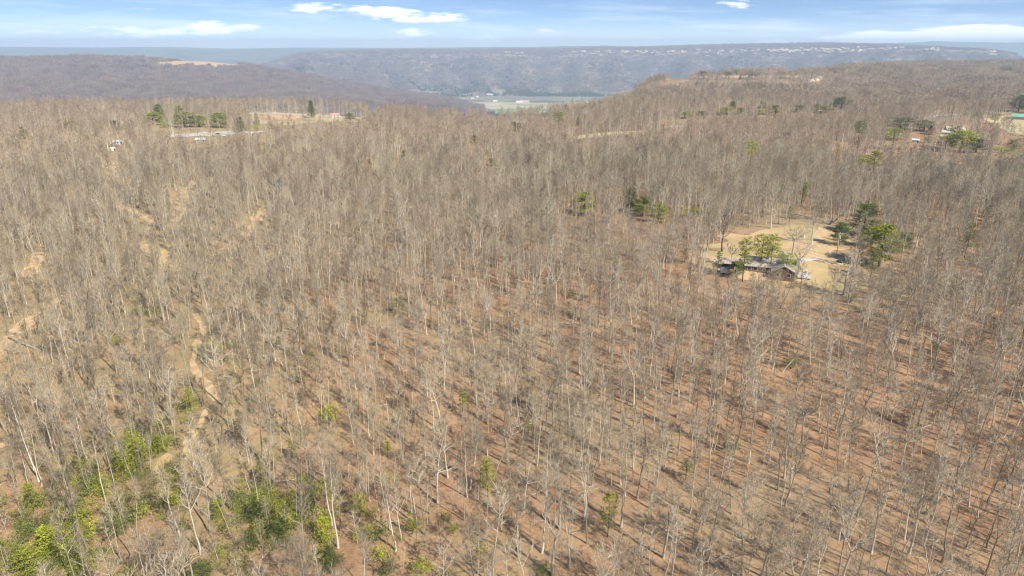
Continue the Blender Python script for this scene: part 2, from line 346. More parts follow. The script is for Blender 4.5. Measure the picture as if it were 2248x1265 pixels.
# plateau behind on the left, and the farthest skyline
pc = []
for px, y0, y1, y2, y3 in [(-900, 140, 124, 113, 107), (0, 140, 124, 112, 106), (300, 140, 126, 114, 107), (480, 140, 128, 115, 109), (600, 142, 130, 112, 106.5), (760, 142, 128, 112, 106.5), (1000, 142, 130, 113, 107), (1350, 142, 130, 118, 110), (1700, 150, 140, 130, 120)]:
    pc.append((px, [(8900, -230), zc(px, 9300, y0), zc(px, 9900, y1), zc(px, 10400, y2), zc(px, 12000, y3), (12600, -230)]))
plateau = profile(pc, 90, 3, lambda X, Y, A, RR, Z: 30 * wob(X, Y, 1500, 8) * smooth((10400 - RR) / 700) * smooth((RR - 9000) / 400))
sheet_of('terrain', plateau, M['ridgetop'])
dc = []
for px, yt in [(-900, 103), (0, 101.5), (230, 103), (330, 102), (420, 103), (500, 105.5), (560, 105), (640, 103.5), (900, 104), (1000, 103), (1150, 102), (1250, 100), (1330, 99), (1400, 104), (1700, 104), (1850, 95), (1950, 93), (2015, 91.5), (2035, 89), (2120, 91), (2200, 92.5), (2260, 91), (2500, 93), (3100, 95)]:
    dc.append((px, [(12700, -230), zc(px, 13600, yt + 9), zc(px, 14100, yt + 2), zc(px, 14500, yt), (15000, -230)]))
sheet_of('mountains', profile(dc, 60, 1), M['distant'])
# valley floor to the horizon
mb = MB(); S = 15900
mb.add([(-S, -2900, -240), (S, -2900, -240), (S, 15700, -240), (-S, 15700, -240)], [(0, 1, 2, 3)]); tag(link('terrain', mb.mesh('valley_floor', M['valley'])), kind='structure')
def on_floor(px, py, z=-225):
    x, f, u = ray(px, py); t = (z - CAM_Z) / u; return (x * t, f * t)
mb = MB(); q = [on_floor(*p) for p in ((780, 246), (1500, 246), (1420, 212), (700, 212))]
mb.add([(a, b, -225.6) for a, b in q], [(0, 1, 2, 3)]); tag(link('terrain', mb.mesh('valley_bottom', M['valley'])), kind='structure')
def vfield(pts, c1, c2, dz):
    mb = MB(); q = [on_floor(*p) for p in pts]; mb.add([(a, b, -225 + dz) for a, b in q], [tuple(range(len(q)))])
    tag(link('field', mb.mesh('field', simple('crop_field', c1, c2, .01, 1, coord='World'))), kind='structure')
vfield([(960, 219), (1060, 225), (1230, 226), (1300, 223), (1330, 229), (1200, 241), (1090, 241), (1010, 230), (950, 224)], (.46, .38, .24), (.58, .48, .32), .2)
vfield([(1105, 229), (1330, 226), (1330, 231), (1180, 235)], (.34, .33, .18), (.42, .38, .22), .5)
vfield([(1090, 238.5), (1190, 239), (1200, 250), (1085, 250)], (.22, .33, .13), (.27, .38, .16), .8)
vfield([(1000, 216), (1060, 217), (1060, 219), (1005, 218.5)], (.45, .33, .25), (.5, .4, .3), .5)

# ------------------------------------------------------------------ open ground on the near plateau (photo outlines dropped on the land)
OPEN = []
def ground_poly(pts): return [hit(*p) for p in pts]
def sheet(name, pts, m, lift, label=None, rag=.12, clear=True, extra=None, n=70):
    poly = ground_poly(pts); P = np.array(poly)[:, :2]; lo = P.min(0); hi = P.max(0); span = max(hi - lo); cell = span / n
    xs = np.arange(lo[0], hi[0] + cell, cell); ys = np.arange(lo[1], hi[1] + cell, cell); X, Y = np.meshgrid(xs, ys, indexing='ij')
    jit = rag * span * .12
    XX = X + jit * wob(X, Y, span * .22, 3); YY = Y + jit * wob(X, Y, span * .2, 9)
    ins = inpoly(poly, XX, YY); vid = -np.ones(X.shape, int); vs = []; fs = []
    keep = ins[:-1, :-1] | ins[1:, 1:] | ins[1:, :-1] | ins[:-1, 1:]
    Z = H(X, Y) + lift
    for i, j in zip(*np.nonzero(keep)):
        f = []
        for a, b in ((i, j), (i + 1, j), (i + 1, j + 1), (i, j + 1)):
            if vid[a, b] < 0: vid[a, b] = len(vs); vs.append((X[a, b], Y[a, b], Z[a, b]))
            f.append(vid[a, b])
        fs.append(tuple(f))
    mb = MB(); mb.add(vs, fs); o = link(name, mb.mesh(name, m, sm=True)); tag(o, label, kind='structure')
    if clear: OPEN.append(ground_poly(extra) if extra else poly)
    return o
def track(pts, width, m=None, name='path', clear=1.0, lift=.12):
    P = [hit(*p)[:2] for p in pts]; Q = []
    for i in range(len(P) - 1):
        n = max(2, int(np.linalg.norm(P[i + 1] - P[i]) / 1.5))
        p0, p1, p2, p3 = P[max(i - 1, 0)], P[i], P[i + 1], P[min(i + 2, len(P) - 1)]
        for k in range(n):
            t = k / n; Q.append(.5 * ((2 * p1) + (p2 - p0) * t + (2 * p0 - 5 * p1 + 4 * p2 - p3) * t * t + (3 * p1 - p0 - 3 * p2 + p3) * t ** 3))
    Q.append(P[-1]); Q = np.array(Q); vs = []; fs = []; L = []; Rr = []
    for i, q_ in enumerate(Q):
        d = Q[min(i + 1, len(Q) - 1)] - Q[max(i - 1, 0)]; d = d / (np.linalg.norm(d) + 1e-9); nn = np.array([-d[1], d[0]])
        e = min(1, .35 + i / 6, .35 + (len(Q) - 1 - i) / 6)
        wl = width / 2 * e * (1 + .35 * math.sin(i * .37) + .3 * rr.uniform(-1, 1)); wr = width / 2 * e * (1 + .35 * math.sin(i * .29 + 2) + .3 * rr.uniform(-1, 1))
        for t in (-1, -.5, 0, .5, 1):
            a = q_ + nn * (wl if t > 0 else wr) * t; vs.append((a[0], a[1], float(H(a[0], a[1])) + lift))
        L.append(q_ + nn * (width / 2 + clear)); Rr.append(q_ - nn * (width / 2 + clear))
    for i in range(len(Q) - 1):
        for k in range(4): fs.append((i * 5 + k, i * 5 + k + 5, i * 5 + k + 6, i * 5 + k + 1))
    mb = MB(); mb.add(vs, fs); o = link(name, mb.mesh(name, m or M['dirt'], sm=True)); tag(o, kind='structure'); OPEN.append([tuple(p) for p in L] + [tuple(p) for p in Rr[::-1]])
    return o
LAWN = [(1545, 560), (1590, 528), (1640, 510), (1720, 500), (1800, 497), (1850, 515), (1842, 560), (1850, 585), (1838, 615), (1800, 634), (1760, 640), (1715, 622), (1640, 612), (1560, 612)]
sheet('lawn', LAWN, M['lawn'], .10, rag=1.0, extra=[(1540, 575), (1590, 520), (1640, 505), (1720, 492), (1800, 490), (1870, 508), (1862, 560), (1872, 600), (1862, 630), (1800, 650), (1740, 645), (1640, 622), (1560, 620)], n=110)
sheet('path', [(1560, 572), (1640, 570), (1700, 573), (1760, 570), (1800, 566), (1800, 571), (1765, 578), (1700, 577), (1640, 574), (1560, 576)], M['gravel'], .16, rag=.02, clear=False)
sheet('path', [(1800, 500), (1815, 508), (1800, 545), (1790, 570), (1765, 575), (1775, 545), (1785, 520)], M['dirt'], .13, rag=.05, clear=False)
sheet('path', [(1742, 600), (1772, 600), (1778, 612), (1768, 617), (1740, 610)], M['concrete'], .18, rag=.0, clear=False, n=24)
# dirt tracks on the left slope
TR = [([(405, 1015), (418, 975), (440, 940), (452, 905), (470, 880), (450, 845), (425, 805), (432, 760), (445, 725), (425, 680)], 1.9),
      ([(345, 1035), (362, 1015), (375, 1000)], 4.0), ([(375, 597), (362, 570), (335, 548), (285, 536)], 4.6), ([(318, 512), (330, 485), (300, 468), (258, 452)], 3.6),
      ([(378, 500), (392, 470), (400, 440), (415, 410), (432, 395)], 5), ([(395, 452), (425, 425), (462, 407)], 3.6), ([(-20, 800), (20, 750), (60, 712), (100, 685), (140, 650)], 6),
      ([(-30, 985), (30, 975), (70, 965)], 4.5), ([(66, 610), (80, 575), (84, 555)], 6), ([(540, 520), (565, 480), (590, 450)], 5), ([(470, 560), (500, 545)], 5),
      ([(235, 345), (250, 375), (262, 400)], 5)]
for pts, wd in TR: track(pts, wd, clear=1.2)
# far openings: the outline drawn is what shows; the cleared strip reaches nearer so that no canopy hides it
def opening(name, show, m, down, lift=.25, rag=.25):
    lowpts = [(x, y + down) for x, y in show]; ys = [y for x, y in show]; mid = (min(ys) + max(ys)) / 2
    ext = [(x, y if y <= mid else y + down) for x, y in show]
    return sheet(name, [(x, y if y <= mid else y + down * .12) for x, y in show], m, lift, rag=rag * .4, n=90, extra=[(x, y if y <= mid else y + down * .3) for x, y in show])
opening('field', [(545, 251), (640, 250), (700, 252), (790, 261), (798, 266), (700, 266), (640, 274), (560, 268)], M['field'], 26)
sheet('path', [(545, 248.6), (600, 247.8), (660, 251.4), (700, 253), (745, 256), (790, 260), (790, 263), (742, 258.6), (690, 255.4), (640, 253.6), (590, 251), (548, 251)], M['gravel'], .5, rag=.02, clear=False)
sheet('ground', [(562, 257), (600, 254.5), (650, 255), (662, 258), (648, 264), (610, 265), (570, 266)], M['clay'], .45, rag=.1, clear=False)
opening('road', [(370, 294), (450, 291), (560, 288), (600, 288), (560, 292), (450, 296.5), (370, 299)], M['gravel'], 27)
opening('road', [(1425, 283), (1450, 279.5), (1500, 276), (1500, 278.5), (1450, 282.5), (1425, 286)], M['gravel'], 22, .25, .02)
opening('field', [(1255, 300), (1320, 292), (1420, 288), (1425, 294), (1330, 300), (1260, 306)], M['field'], 12)
opening('road', [(2040, 254), (2115, 249.5), (2116, 251.5), (2040, 256.5)], M['gravel'], 16, .25, .02)
opening('field', [(2160, 262), (2190, 255), (2330, 255), (2330, 285), (2230, 295), (2200, 280)], M['field'], 30)
opening('lawn', [(2060, 293), (2090, 284), (2135, 290), (2130, 300), (2070, 302)], M['field'], 14)
opening('field', [(1420, 184), (1450, 174), (1490, 168.5), (1600, 166.5), (1700, 166), (1800, 163.5), (1803, 166.5), (1740, 171), (1600, 171.5), (1500, 173), (1440, 180)], M['dirt'], 6, .6)
opening('field', [(955, 300), (975, 296), (1000, 297), (990, 302)], M['field'], 14)
sheet('ground', [(1470, 170), (1500, 168.5), (1510, 172), (1475, 174)], M['clay'], 1.0, rag=.1, clear=False)

# ------------------------------------------------------------------ bare hardwoods
def unit(v): return v / (np.linalg.norm(v) + 1e-9)
def hardwood(h, base, spread, nl, sub, twigs, tw, sides=(6, 4, 3), lean=.03, up=.9, fork=0, rt=.2, crook=.16):
    """returns (trunk MB, crown MB)"""
    T, K = MB(), MB(); tips = []
    tx, ty = rr.uniform(-lean, lean) * h, rr.uniform(-lean, lean) * h
    def stem(p0, p1, r0, r1, n):
        P = [p0]; ctr = np.zeros(2)
        for i in range(1, n + 1):
            t = i / n; c = p0 + (p1 - p0) * t; ctr = ctr + np.array([rr.uniform(-1, 1), rr.uniform(-1, 1)]) * .012 * h; P.append(c + np.array([*ctr, 0]))
        return P, [r0 + (r1 - r0) * (i / n) ** .8 for i in range(n + 1)]
    top = np.array([tx, ty, h * .97])
    stems = []
    if fork:
        fz = h * rr.uniform(.38, .55); fp = np.array([tx * .4, ty * .4, fz]); P, Q = stem(np.array([0, 0, -.4]), fp, rt * 1.15, rt * .8, 3); Q[0] = rt * 1.5
        T.tube(P, Q, sides[0]); fp = P[-1]
        a0 = rr.uniform(0, 6.28)
        for k in range(fork):
            a = a0 + 6.28 * k / fork + rr.uniform(-.4, .4); d = spread * rr.uniform(.25, .5)
            e = np.array([fp[0] + d * math.cos(a), fp[1] + d * math.sin(a), h * rr.uniform(.86, .98)]); P, Q = stem(fp, e, rt * .62, .035, 5); T.tube(P, Q, sides[0] - 1); stems.append((P, Q))
    else:
        P, Q = stem(np.array([0, 0, -.4]), top, rt * 1.1, .035, 8); Q[0] = rt * 1.5; T.tube(P, Q, sides[0]); stems.append((P, Q))
    for k in range(nl):
        P, Q = stems[k % len(stems)]; z = h * (base + (0.95 - base) * ((k + rr.random()) / nl) ** .85)
        zs = [p[2] for p in P]; i = max(0, min(len(P) - 2, int(np.searchsorted(zs, z)) - 1)); t = np.clip((z - zs[i]) / (zs[i + 1] - zs[i] + 1e-6), 0, 1)
        o = P[i] + (P[i + 1] - P[i]) * t; ro = Q[i] + (Q[i + 1] - Q[i]) * t
        rel = (z / h - base) / (1 - base); Lg = spread * (1.0 - .62 * rel) * rr.uniform(.65, 1.15); a = k * 2.4 + rr.uniform(-.5, .5)
        e = up * rr.uniform(.55, 1.25); d = unit(np.array([math.cos(a), math.sin(a), e])); q = o; LP = [o]; ns = 4
        for s_ in range(ns):
            d = unit(d + rnd3() * crook * 1.6 + np.array([0, 0, .16])); q = q + d * Lg / ns; LP.append(q)
        r0 = min(ro * .72, .05 + Lg * .019); LR = [r0 * (1 - .8 * i_ / ns) for i_ in range(ns + 1)]; K.tube(LP, LR, sides[1])
        for s_ in range(sub):
            u = rr.uniform(.18, 1.0) * ns; i = min(ns - 1, int(u)); o2 = LP[i] + (LP[i + 1] - LP[i]) * (u - i)
            dd = unit(unit(LP[i + 1] - LP[i]) + rnd3() * .95 + np.array([0, 0, .25])); l2 = Lg * rr.uniform(.22, .5); mpt = o2 + dd * l2 * .5; dd2 = unit(dd + rnd3() * .45 + np.array([0, 0, .15])); e2 = mpt + dd2 * l2 * .5
            K.tube([o2, mpt, e2], [.04 * tw * 20, .03 * tw * 20, .010 * tw * 20], sides[2]) if sides[2] > 1 else K.tri(o2, e2 - o2, tw * 1.6)
            for _ in range(twigs):
                v = rr.random(); b = o2 + (mpt - o2) * v * 2 if v < .5 else mpt + (e2 - mpt) * (v - .5) * 2
                K.tri(b, unit(dd * .7 + rnd3() * 1.0 + np.array([0, 0, .3])) * rr.uniform(.7, 1.7) * (h / 20) ** .5, tw, 1)
    return T, K
def joined(name, T, K, mb_=None, tw_=None):
    J = MB(); J.v = T.v + K.v; J.n = T.n + K.n; J.f = T.f + [tuple(i + T.n for i in f) for f in K.f]; J.m = T.m + K.m
    return bpy.data.objects.new(name, J.mesh(name, mb_ or M['bark'], tw_ or M['twig']))
# (h, base, spread, nl, sub, twigs, kwargs, words)
SPEC = [('tall straight bare tree with high narrow crown', dict(h=20, base=.52, spread=4.4, nl=13, sub=6, fork=0, rt=.17)),
        ('slender bare tree with small sparse crown', dict(h=18, base=.6, spread=3.2, nl=10, sub=5, fork=0, rt=.12)),
        ('bare tree forked into two rising stems', dict(h=19, base=.5, spread=4.6, nl=14, sub=6, fork=2, rt=.19)),
        ('broad bare tree with crooked pale limbs', dict(h=18, base=.38, spread=6.4, nl=15, sub=7, fork=0, rt=.24, crook=.28, up=.6)),
        ('bare tree forked into three stems', dict(h=17.5, base=.42, spread=5.6, nl=15, sub=6, fork=3, rt=.22, crook=.22)),
        ('leaning bare tree with lopsided crown', dict(h=18, base=.5, spread=4.2, nl=12, sub=6, fork=0, rt=.15, lean=.13)),
        ('tall bare tree with many upright limbs', dict(h=21.5, base=.45, spread=5.0, nl=16, sub=6, fork=0, rt=.21, up=1.4)),
        ('thin young bare tree with fine twigs', dict(h=11, base=.35, spread=2.4, nl=10, sub=5, fork=0, rt=.07)),
        ('gnarled bare tree with long twisting limbs', dict(h=16.5, base=.35, spread=6.8, nl=12, sub=7, fork=2, rt=.25, crook=.36, up=.5)),
        ('bare pole tree with twigs only on top', dict(h=19, base=.72, spread=2.6, nl=8, sub=5, fork=0, rt=.11))]
NEAR = []                                # (words, trunk mesh, crown mesh, height)
nearcol = bpy.data.collections.new('forest_tree_kinds'); midcol = bpy.data.collections.new('middle_tree_kinds'); farcol = bpy.data.collections.new('far_clump_kinds'); hillcol = bpy.data.collections.new('hill_clump_kinds')
for wds, kw in SPEC:
    T, K = hardwood(twigs=5, tw=.042, **dict(kw, sub=kw['sub'] + 1, spread=kw['spread'] * 1.0))
    NEAR.append((wds, T.mesh('trunk', M['bark'], sm=True), K.mesh('crown', M['bark'], M['twig']), kw['h']))
    nearcol.objects.link(joined('bare_tree_kind', T, K))
for wds, kw in SPEC:
    k2 = dict(kw); k2['sub'] = 5; k2['nl'] = int(kw['nl'] * .8)
    T, K = hardwood(twigs=6, tw=.08, sides=(4, 3, 1), **k2); midcol.objects.link(joined('bare_tree_kind', T, K, None, M['fartwig']))
def clump(size, n, hh, tw, twn, mats):
    J = MB()
    for _ in range(n):
        x, y = rr.uniform(-size / 2, size / 2), rr.uniform(-size / 2, size / 2); h = hh * rr.uniform(.75, 1.12); o = np.array([x, y, -2.0]); lean = rnd3() * .5
        J.add([o + [-tw * .6, 0, 0], o + [tw * .6, 0, 0], o + [0, tw, 0], np.array([x, y, h]) + lean], [(0, 1, 3), (1, 2, 3), (2, 0, 3)], 0)
        sp = hh * rr.uniform(.16, .27)
        for k in range(twn):
            t = rr.uniform(.42, .95); a = rr.uniform(0, 6.28); rad = sp * math.sqrt(max(0.05, 1 - ((t - .62) / .42) ** 2)) * rr.uniform(0, .8)
            p = np.array([x + rad * math.cos(a) * .6, y + rad * math.sin(a) * .6, h * t * .96]); d = unit(np.array([math.cos(a), math.sin(a), rr.uniform(.3, 1.8)])) * hh * rr.uniform(.08, .17)
            J.tri(p, d, tw, 0 if k < twn * .2 else 1)
    return J.mesh('clump', *mats)
for i in range(6): farcol.objects.link(bpy.data.objects.new('tree_clump_kind', clump(20, 12, 18, .30, 75, (M['bark'], M['fartwig']))))
for i in range(4): hillcol.objects.link(bpy.data.objects.new('tree_clump_kind', clump(36, 22, 17, .8, 36, (M['hilltwig'], M['hilltwig']))))

def scatter(name, pts, rot, sc, idx, col, label):
    me = bpy.data.meshes.new(name); me.vertices.add(len(pts)); me.vertices.foreach_set('co', np.asarray(pts, np.float32).ravel())
    a = me.attributes.new('rot', 'FLOAT_VECTOR', 'POINT'); a.data.foreach_set('vector', np.asarray(rot, np.float32).ravel())
    a = me.attributes.new('scl', 'FLOAT_VECTOR', 'POINT'); a.data.foreach_set('vector', np.asarray(sc, np.float32).ravel())
    a = me.attributes.new('pick', 'INT', 'POINT'); a.data.foreach_set('value', np.asarray(idx, np.int32)); me.update()
    o = link(name, me); tag(o, label, kind='stuff')
    ng = bpy.data.node_groups.new(name, 'GeometryNodeTree'); ng.interface.new_socket('Geometry', in_out='INPUT', socket_type='NodeSocketGeometry'); ng.interface.new_socket('Geometry', in_out='OUTPUT', socket_type='NodeSocketGeometry')
    gi = ng.nodes.new('NodeGroupInput'); go = ng.nodes.new('NodeGroupOutput'); ci = ng.nodes.new('GeometryNodeCollectionInfo'); ci.inputs[0].default_value = col; ci.inputs[1].default_value = True; ci.inputs[2].default_value = True
    ip = ng.nodes.new('GeometryNodeInstanceOnPoints'); ip.inputs['Pick Instance'].default_value = True
    def na(n, t): q = ng.nodes.new('GeometryNodeInputNamedAttribute'); q.data_type = t; q.inputs[0].default_value = n; return q.outputs['Attribute']
    ng.links.new(gi.outputs[0], ip.inputs['Points']); ng.links.new(ci.outputs[0], ip.inputs['Instance']); ng.links.new(na('pick', 'INT'), ip.inputs['Instance Index'])
    ng.links.new(na('rot', 'FLOAT_VECTOR'), ip.inputs['Rotation']); ng.links.new(na('scl', 'FLOAT_VECTOR'), ip.inputs['Scale']); ng.links.new(ip.outputs[0], go.inputs[0])
    md = o.modifiers.new('scatter', 'NODES'); md.node_group = ng; return o

# where the trees stand
def jitter(x0, x1, y0, y1, cell, keep):
    xs = np.arange(x0, x1, cell); ys = np.arange(y0, y1, cell); X, Y = np.meshgrid(xs, ys); X = X.ravel() + rng.uniform(-.48, .48, X.size) * cell; Y = Y.ravel() + rng.uniform(-.48, .48, Y.size) * cell
    k = rng.random(X.size) < keep; return X[k], Y[k]
def cleared(X, Y):
    c = np.zeros(X.shape, bool)
    for p in OPEN:
        P = np.array([q[:2] for q in p]); b = (X > P[:, 0].min()) & (X < P[:, 0].max()) & (Y > P[:, 1].min()) & (Y < P[:, 1].max())
        if b.any():
            i = np.nonzero(b)[0]; c[i] |= inpoly(P, X[i], Y[i])
    return c
SHOW = []                                # (photo outline, distance, share of nearer crowns thinned out so that it shows as in the photo)
def blocked(X, Y, Z, hh, half):
    d = np.hypot(X, Y); out = np.zeros(X.shape, bool); u = np.random.default_rng(3).random(X.shape)
    P = [project(X + o * half * np.cos(np.arctan2(X, Y)), Y - o * half * np.sin(np.arctan2(X, Y)), Z + hh * t) for o in (-.7, 0, .7) for t in (.45, .62, .8, .97)]
    for poly, dist, share in SHOW:
        q = np.array(poly); k = (d < dist - 2) & (u < share); i = np.nonzero(k)[0]
        if not len(i): continue
        h_ = np.zeros(len(i), bool)
        for a, b in P:
            a, b = a[i], b[i]; m_ = (a > q[:, 0].min()) & (a < q[:, 0].max()) & (b > q[:, 1].min()) & (b < q[:, 1].max())
            if m_.any(): h_ |= m_ & inpoly(poly, a, b)
        out[i[h_]] = True
    return out
def show(poly, share, dist=None):
    SHOW.append((poly, dist or max(math.hypot(*hit(*p)[:2]) for p in poly), share))
show([(1580, 540), (1640, 510), (1800, 497), (1850, 515), (1850, 585), (1838, 615), (1780, 625), (1775, 590), (1640, 575)], .8); 
for q_ in ([(545, 248), (660, 250), (790, 259), (795, 266), (700, 265), (640, 273), (560, 268)], [(370, 292), (560, 287), (600, 288), (560, 293), (370, 299)], [(1425, 283), (1500, 275), (1500, 279), (1425, 287)], [(1255, 300), (1320, 292), (1420, 288), (1425, 294), (1330, 300), (1260, 306)],
           [(2040, 254), (2116, 249), (2116, 253), (2040, 258)], [(2160, 262), (2190, 240), (2260, 240), (2260, 300), (2200, 280)], [(2055, 302), (2060, 276), (2130, 276), (2135, 300)]): show(q_, .85)
show([(1440, 182), (1480, 169), (1800, 165), (1803, 169), (1740, 175), (1500, 176)], .93)
show([(1735, 184), (1740, 172), (1800, 168), (1800, 180)], .9)
for q_ in ([(244, 308), (275, 308), (275, 320), (244, 320)], [(425, 304), (455, 304), (455, 316), (425, 316)], [(470, 290), (500, 290), (500, 303), (470, 303)], [(720, 242), (750, 242), (750, 262), (720, 262)], [(2000, 306), (2018, 306), (2018, 317), (2000, 317)]): show(q_, .95)
show([(1475, 158), (1505, 158), (1505, 170), (1475, 170)], 1.0)
for pts, wd in TR:
    pl = [(x - 8, y) for x, y in pts] + [(x + 8, y) for x, y in pts[::-1]]; show(pl, .2 if pts[0][1] > 690 and pts[0][0] > 200 else .55)
SINGLES = []                             # footprints of hand placed things
# ------------------------------------------------------------------ evergreens
def tuft(K, c, r, n, m=0, flat=.6, s=.42):
    for _ in range(n):
        d = rnd3() * r; d[2] *= flat; p = c + d; a = rnd3(); b = rnd3(); a = unit(a) * s * rr.uniform(.6, 1.3); b = unit(b) * s * rr.uniform(.25, .6); K.add([p - a * .5, p + a * .5, p + b], [(0, 1, 2)], m)
def conifer(kind, leaf, seed):
    rr.seed(seed); T, K = MB(), MB()
    if kind == 'pine':                  # bare lower trunk, ragged clumped crown
        h = 16.0; T.tube([(0, 0, -.4), (.1, 0, 4), (.25, .1, 9), (.2, .2, h * .97)], [.26, .2, .14, .04], 6)
        for k in range(34):
            t = .40 + .58 * (k / 34); z = h * t; a = k * 2.4 + rr.uniform(-.4, .4); L = (3.3 * (1 - ((t - .62) / .46) ** 2) ** .5 if abs(t - .62) < .46 else .5) * rr.uniform(.55, 1.15)
            e = np.array([.2 + L * math.cos(a), .1 + L * math.sin(a), z + L * rr.uniform(-.05, .4)]); o = np.array([.2, .1, z]); K.tube([o, (o + e) / 2 + [0, 0, -.1], e], [.05, .035, .015], 3, 0)
            for u in (.5, .72, .9, 1.0): tuft(K, o + (e - o) * u + rnd3() * .35, .75, 20, 1, .5, .5)
        return T, K, h, 6.4, .62
    if kind == 'cedar':                 # dense cone to near the ground
        h = 12.0; T.tube([(0, 0, -.4), (0, 0, 6), (0, 0, h * .97)], [.22, .12, .02], 6)
        for k in range(70):
            t = .10 + .88 * (k / 70); z = h * t; a = k * 2.4 + rr.uniform(-.4, .4); L = 2.6 * (1 - t) ** .75 * rr.uniform(.7, 1.2) + .25
            e = np.array([L * math.cos(a), L * math.sin(a), z + L * .1]); o = np.array([0, 0, z]); K.tube([o, e], [.035, .012], 3, 0)
            for u in (.45, .75, 1.0): tuft(K, o + (e - o) * u, .55, 16, 1, .8, .5)
        return T, K, h, 5.2, .9
    if kind == 'broad':                 # big rounded evergreen, heavy boughs
        h = 14.0; T.tube([(0, 0, -.4), (0, .1, 5), (.1, 0, h * .9)], [.34, .24, .06], 6)
        for k in range(80):
            t = .16 + .82 * rr.random(); z = h * t; a = k * 2.4; L = 4.6 * max(.05, 1 - ((t - .42) / .6) ** 2) ** .6 * rr.uniform(.55, 1.12)
            e = np.array([L * math.cos(a), L * math.sin(a), z + L * .12]); o = np.array([0, 0, z]); K.tube([o, e], [.05, .015], 3, 0)
            for u in (.5, .75, 1.0): tuft(K, o + (e - o) * u + rnd3() * .3, .85, 20, 1, .45, .62)
        return T, K, h, 9.0, .88
    if kind == 'sparse':                # thin see-through young pine
        h = 11.0; T.tube([(0, 0, -.4), (.1, 0, 5), (.1, .1, h * .97)], [.13, .09, .02], 5)
        for k in range(30):
            t = .22 + .74 * (k / 30); z = h * t; a = k * 2.4 + rr.uniform(-.5, .5); L = 2.5 * (1 - t) ** .5 * rr.uniform(.5, 1.2) + .2
            e = np.array([L * math.cos(a), L * math.sin(a), z + L * .25]); o = np.array([.1, 0, z]); K.tube([o, e], [.03, .01], 3, 0)
            for u in (.6, .95): tuft(K, o + (e - o) * u, .46, 17, 1, .5, .46)
        return T, K, h, 4.4, .8
    if kind == 'feather':               # loose feathery young hemlock
        h = 9.0; T.tube([(0, 0, -.4), (.1, 0, 4), (0, .1, h * .97)], [.12, .07, .02], 5)
        for k in range(52):
            t = .08 + .88 * (k / 52); z = h * t; a = k * 2.4 + rr.uniform(-.6, .6); L = 3.0 * (1 - t) ** .6 * rr.uniform(.45, 1.25) + .2
            e = np.array([L * math.cos(a), L * math.sin(a), z - L * .08]); o = np.array([0, 0, z]); K.tube([o, e], [.03, .01], 3, 0)
            for u in (.4, .7, 1.0): tuft(K, o + (e - o) * u, .42, 12, 1, .4, .42)
        return T, K, h, 5.4, .9
    h = 4.5                             # bush
    for k in range(7):
        a = k * .9; T.tube([(0, 0, -.3), (.5 * math.cos(a), .5 * math.sin(a), 1.2), (1.5 * math.cos(a), 1.5 * math.sin(a), 2.6)], [.06, .04, .015], 3)
    for k in range(62):
        d = unit(rnd3()) * rr.uniform(.3, 1.15) ; tuft(K, np.array([d[0] * 2.2, d[1] * 2.2, 2.3 + d[2] * 1.9]), .42, 15, 1, .7, .36)
    return T, K, h, 4.9, .92
CON = {}
def con(kind, leaf, v):
    key = (kind, leaf, v)
    if key not in CON:
        T, K, h, wd, fr = conifer(kind, leaf, hash((len(kind), len(leaf), v)) % 999 + v)
        CON[key] = (T.mesh('trunk', M['darkbark']), K.mesh('crown', M['darkbark'], M[leaf]), h, wd, fr)
    return CON[key]
ECOUNT = 0
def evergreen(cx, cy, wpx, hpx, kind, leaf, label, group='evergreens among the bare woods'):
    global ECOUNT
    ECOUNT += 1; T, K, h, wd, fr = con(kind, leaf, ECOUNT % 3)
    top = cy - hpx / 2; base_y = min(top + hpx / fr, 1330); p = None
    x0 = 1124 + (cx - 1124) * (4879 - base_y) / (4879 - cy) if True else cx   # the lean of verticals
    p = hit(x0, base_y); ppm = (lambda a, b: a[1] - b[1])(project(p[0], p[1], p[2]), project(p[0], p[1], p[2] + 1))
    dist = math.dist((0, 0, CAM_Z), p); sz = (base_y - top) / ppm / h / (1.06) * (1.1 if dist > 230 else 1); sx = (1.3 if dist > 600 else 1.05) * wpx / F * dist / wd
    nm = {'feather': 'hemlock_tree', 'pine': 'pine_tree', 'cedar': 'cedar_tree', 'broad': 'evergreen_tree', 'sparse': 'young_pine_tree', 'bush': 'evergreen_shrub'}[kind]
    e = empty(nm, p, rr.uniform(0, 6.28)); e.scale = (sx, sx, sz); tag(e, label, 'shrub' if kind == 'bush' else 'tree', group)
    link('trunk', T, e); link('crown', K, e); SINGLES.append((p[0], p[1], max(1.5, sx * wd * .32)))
    SHOW.append(([(cx - wpx * .5, cy + hpx * .25), (cx - wpx * .4, cy - hpx * .35), (cx, cy - hpx * .5), (cx + wpx * .4, cy - hpx * .35), (cx + wpx * .5, cy + hpx * .25)], math.hypot(p[0], p[1]), (1.0 if cx > 650 else .68) if dist < 330 and cy > 640 else .88 if dist < 330 else .92)); return e
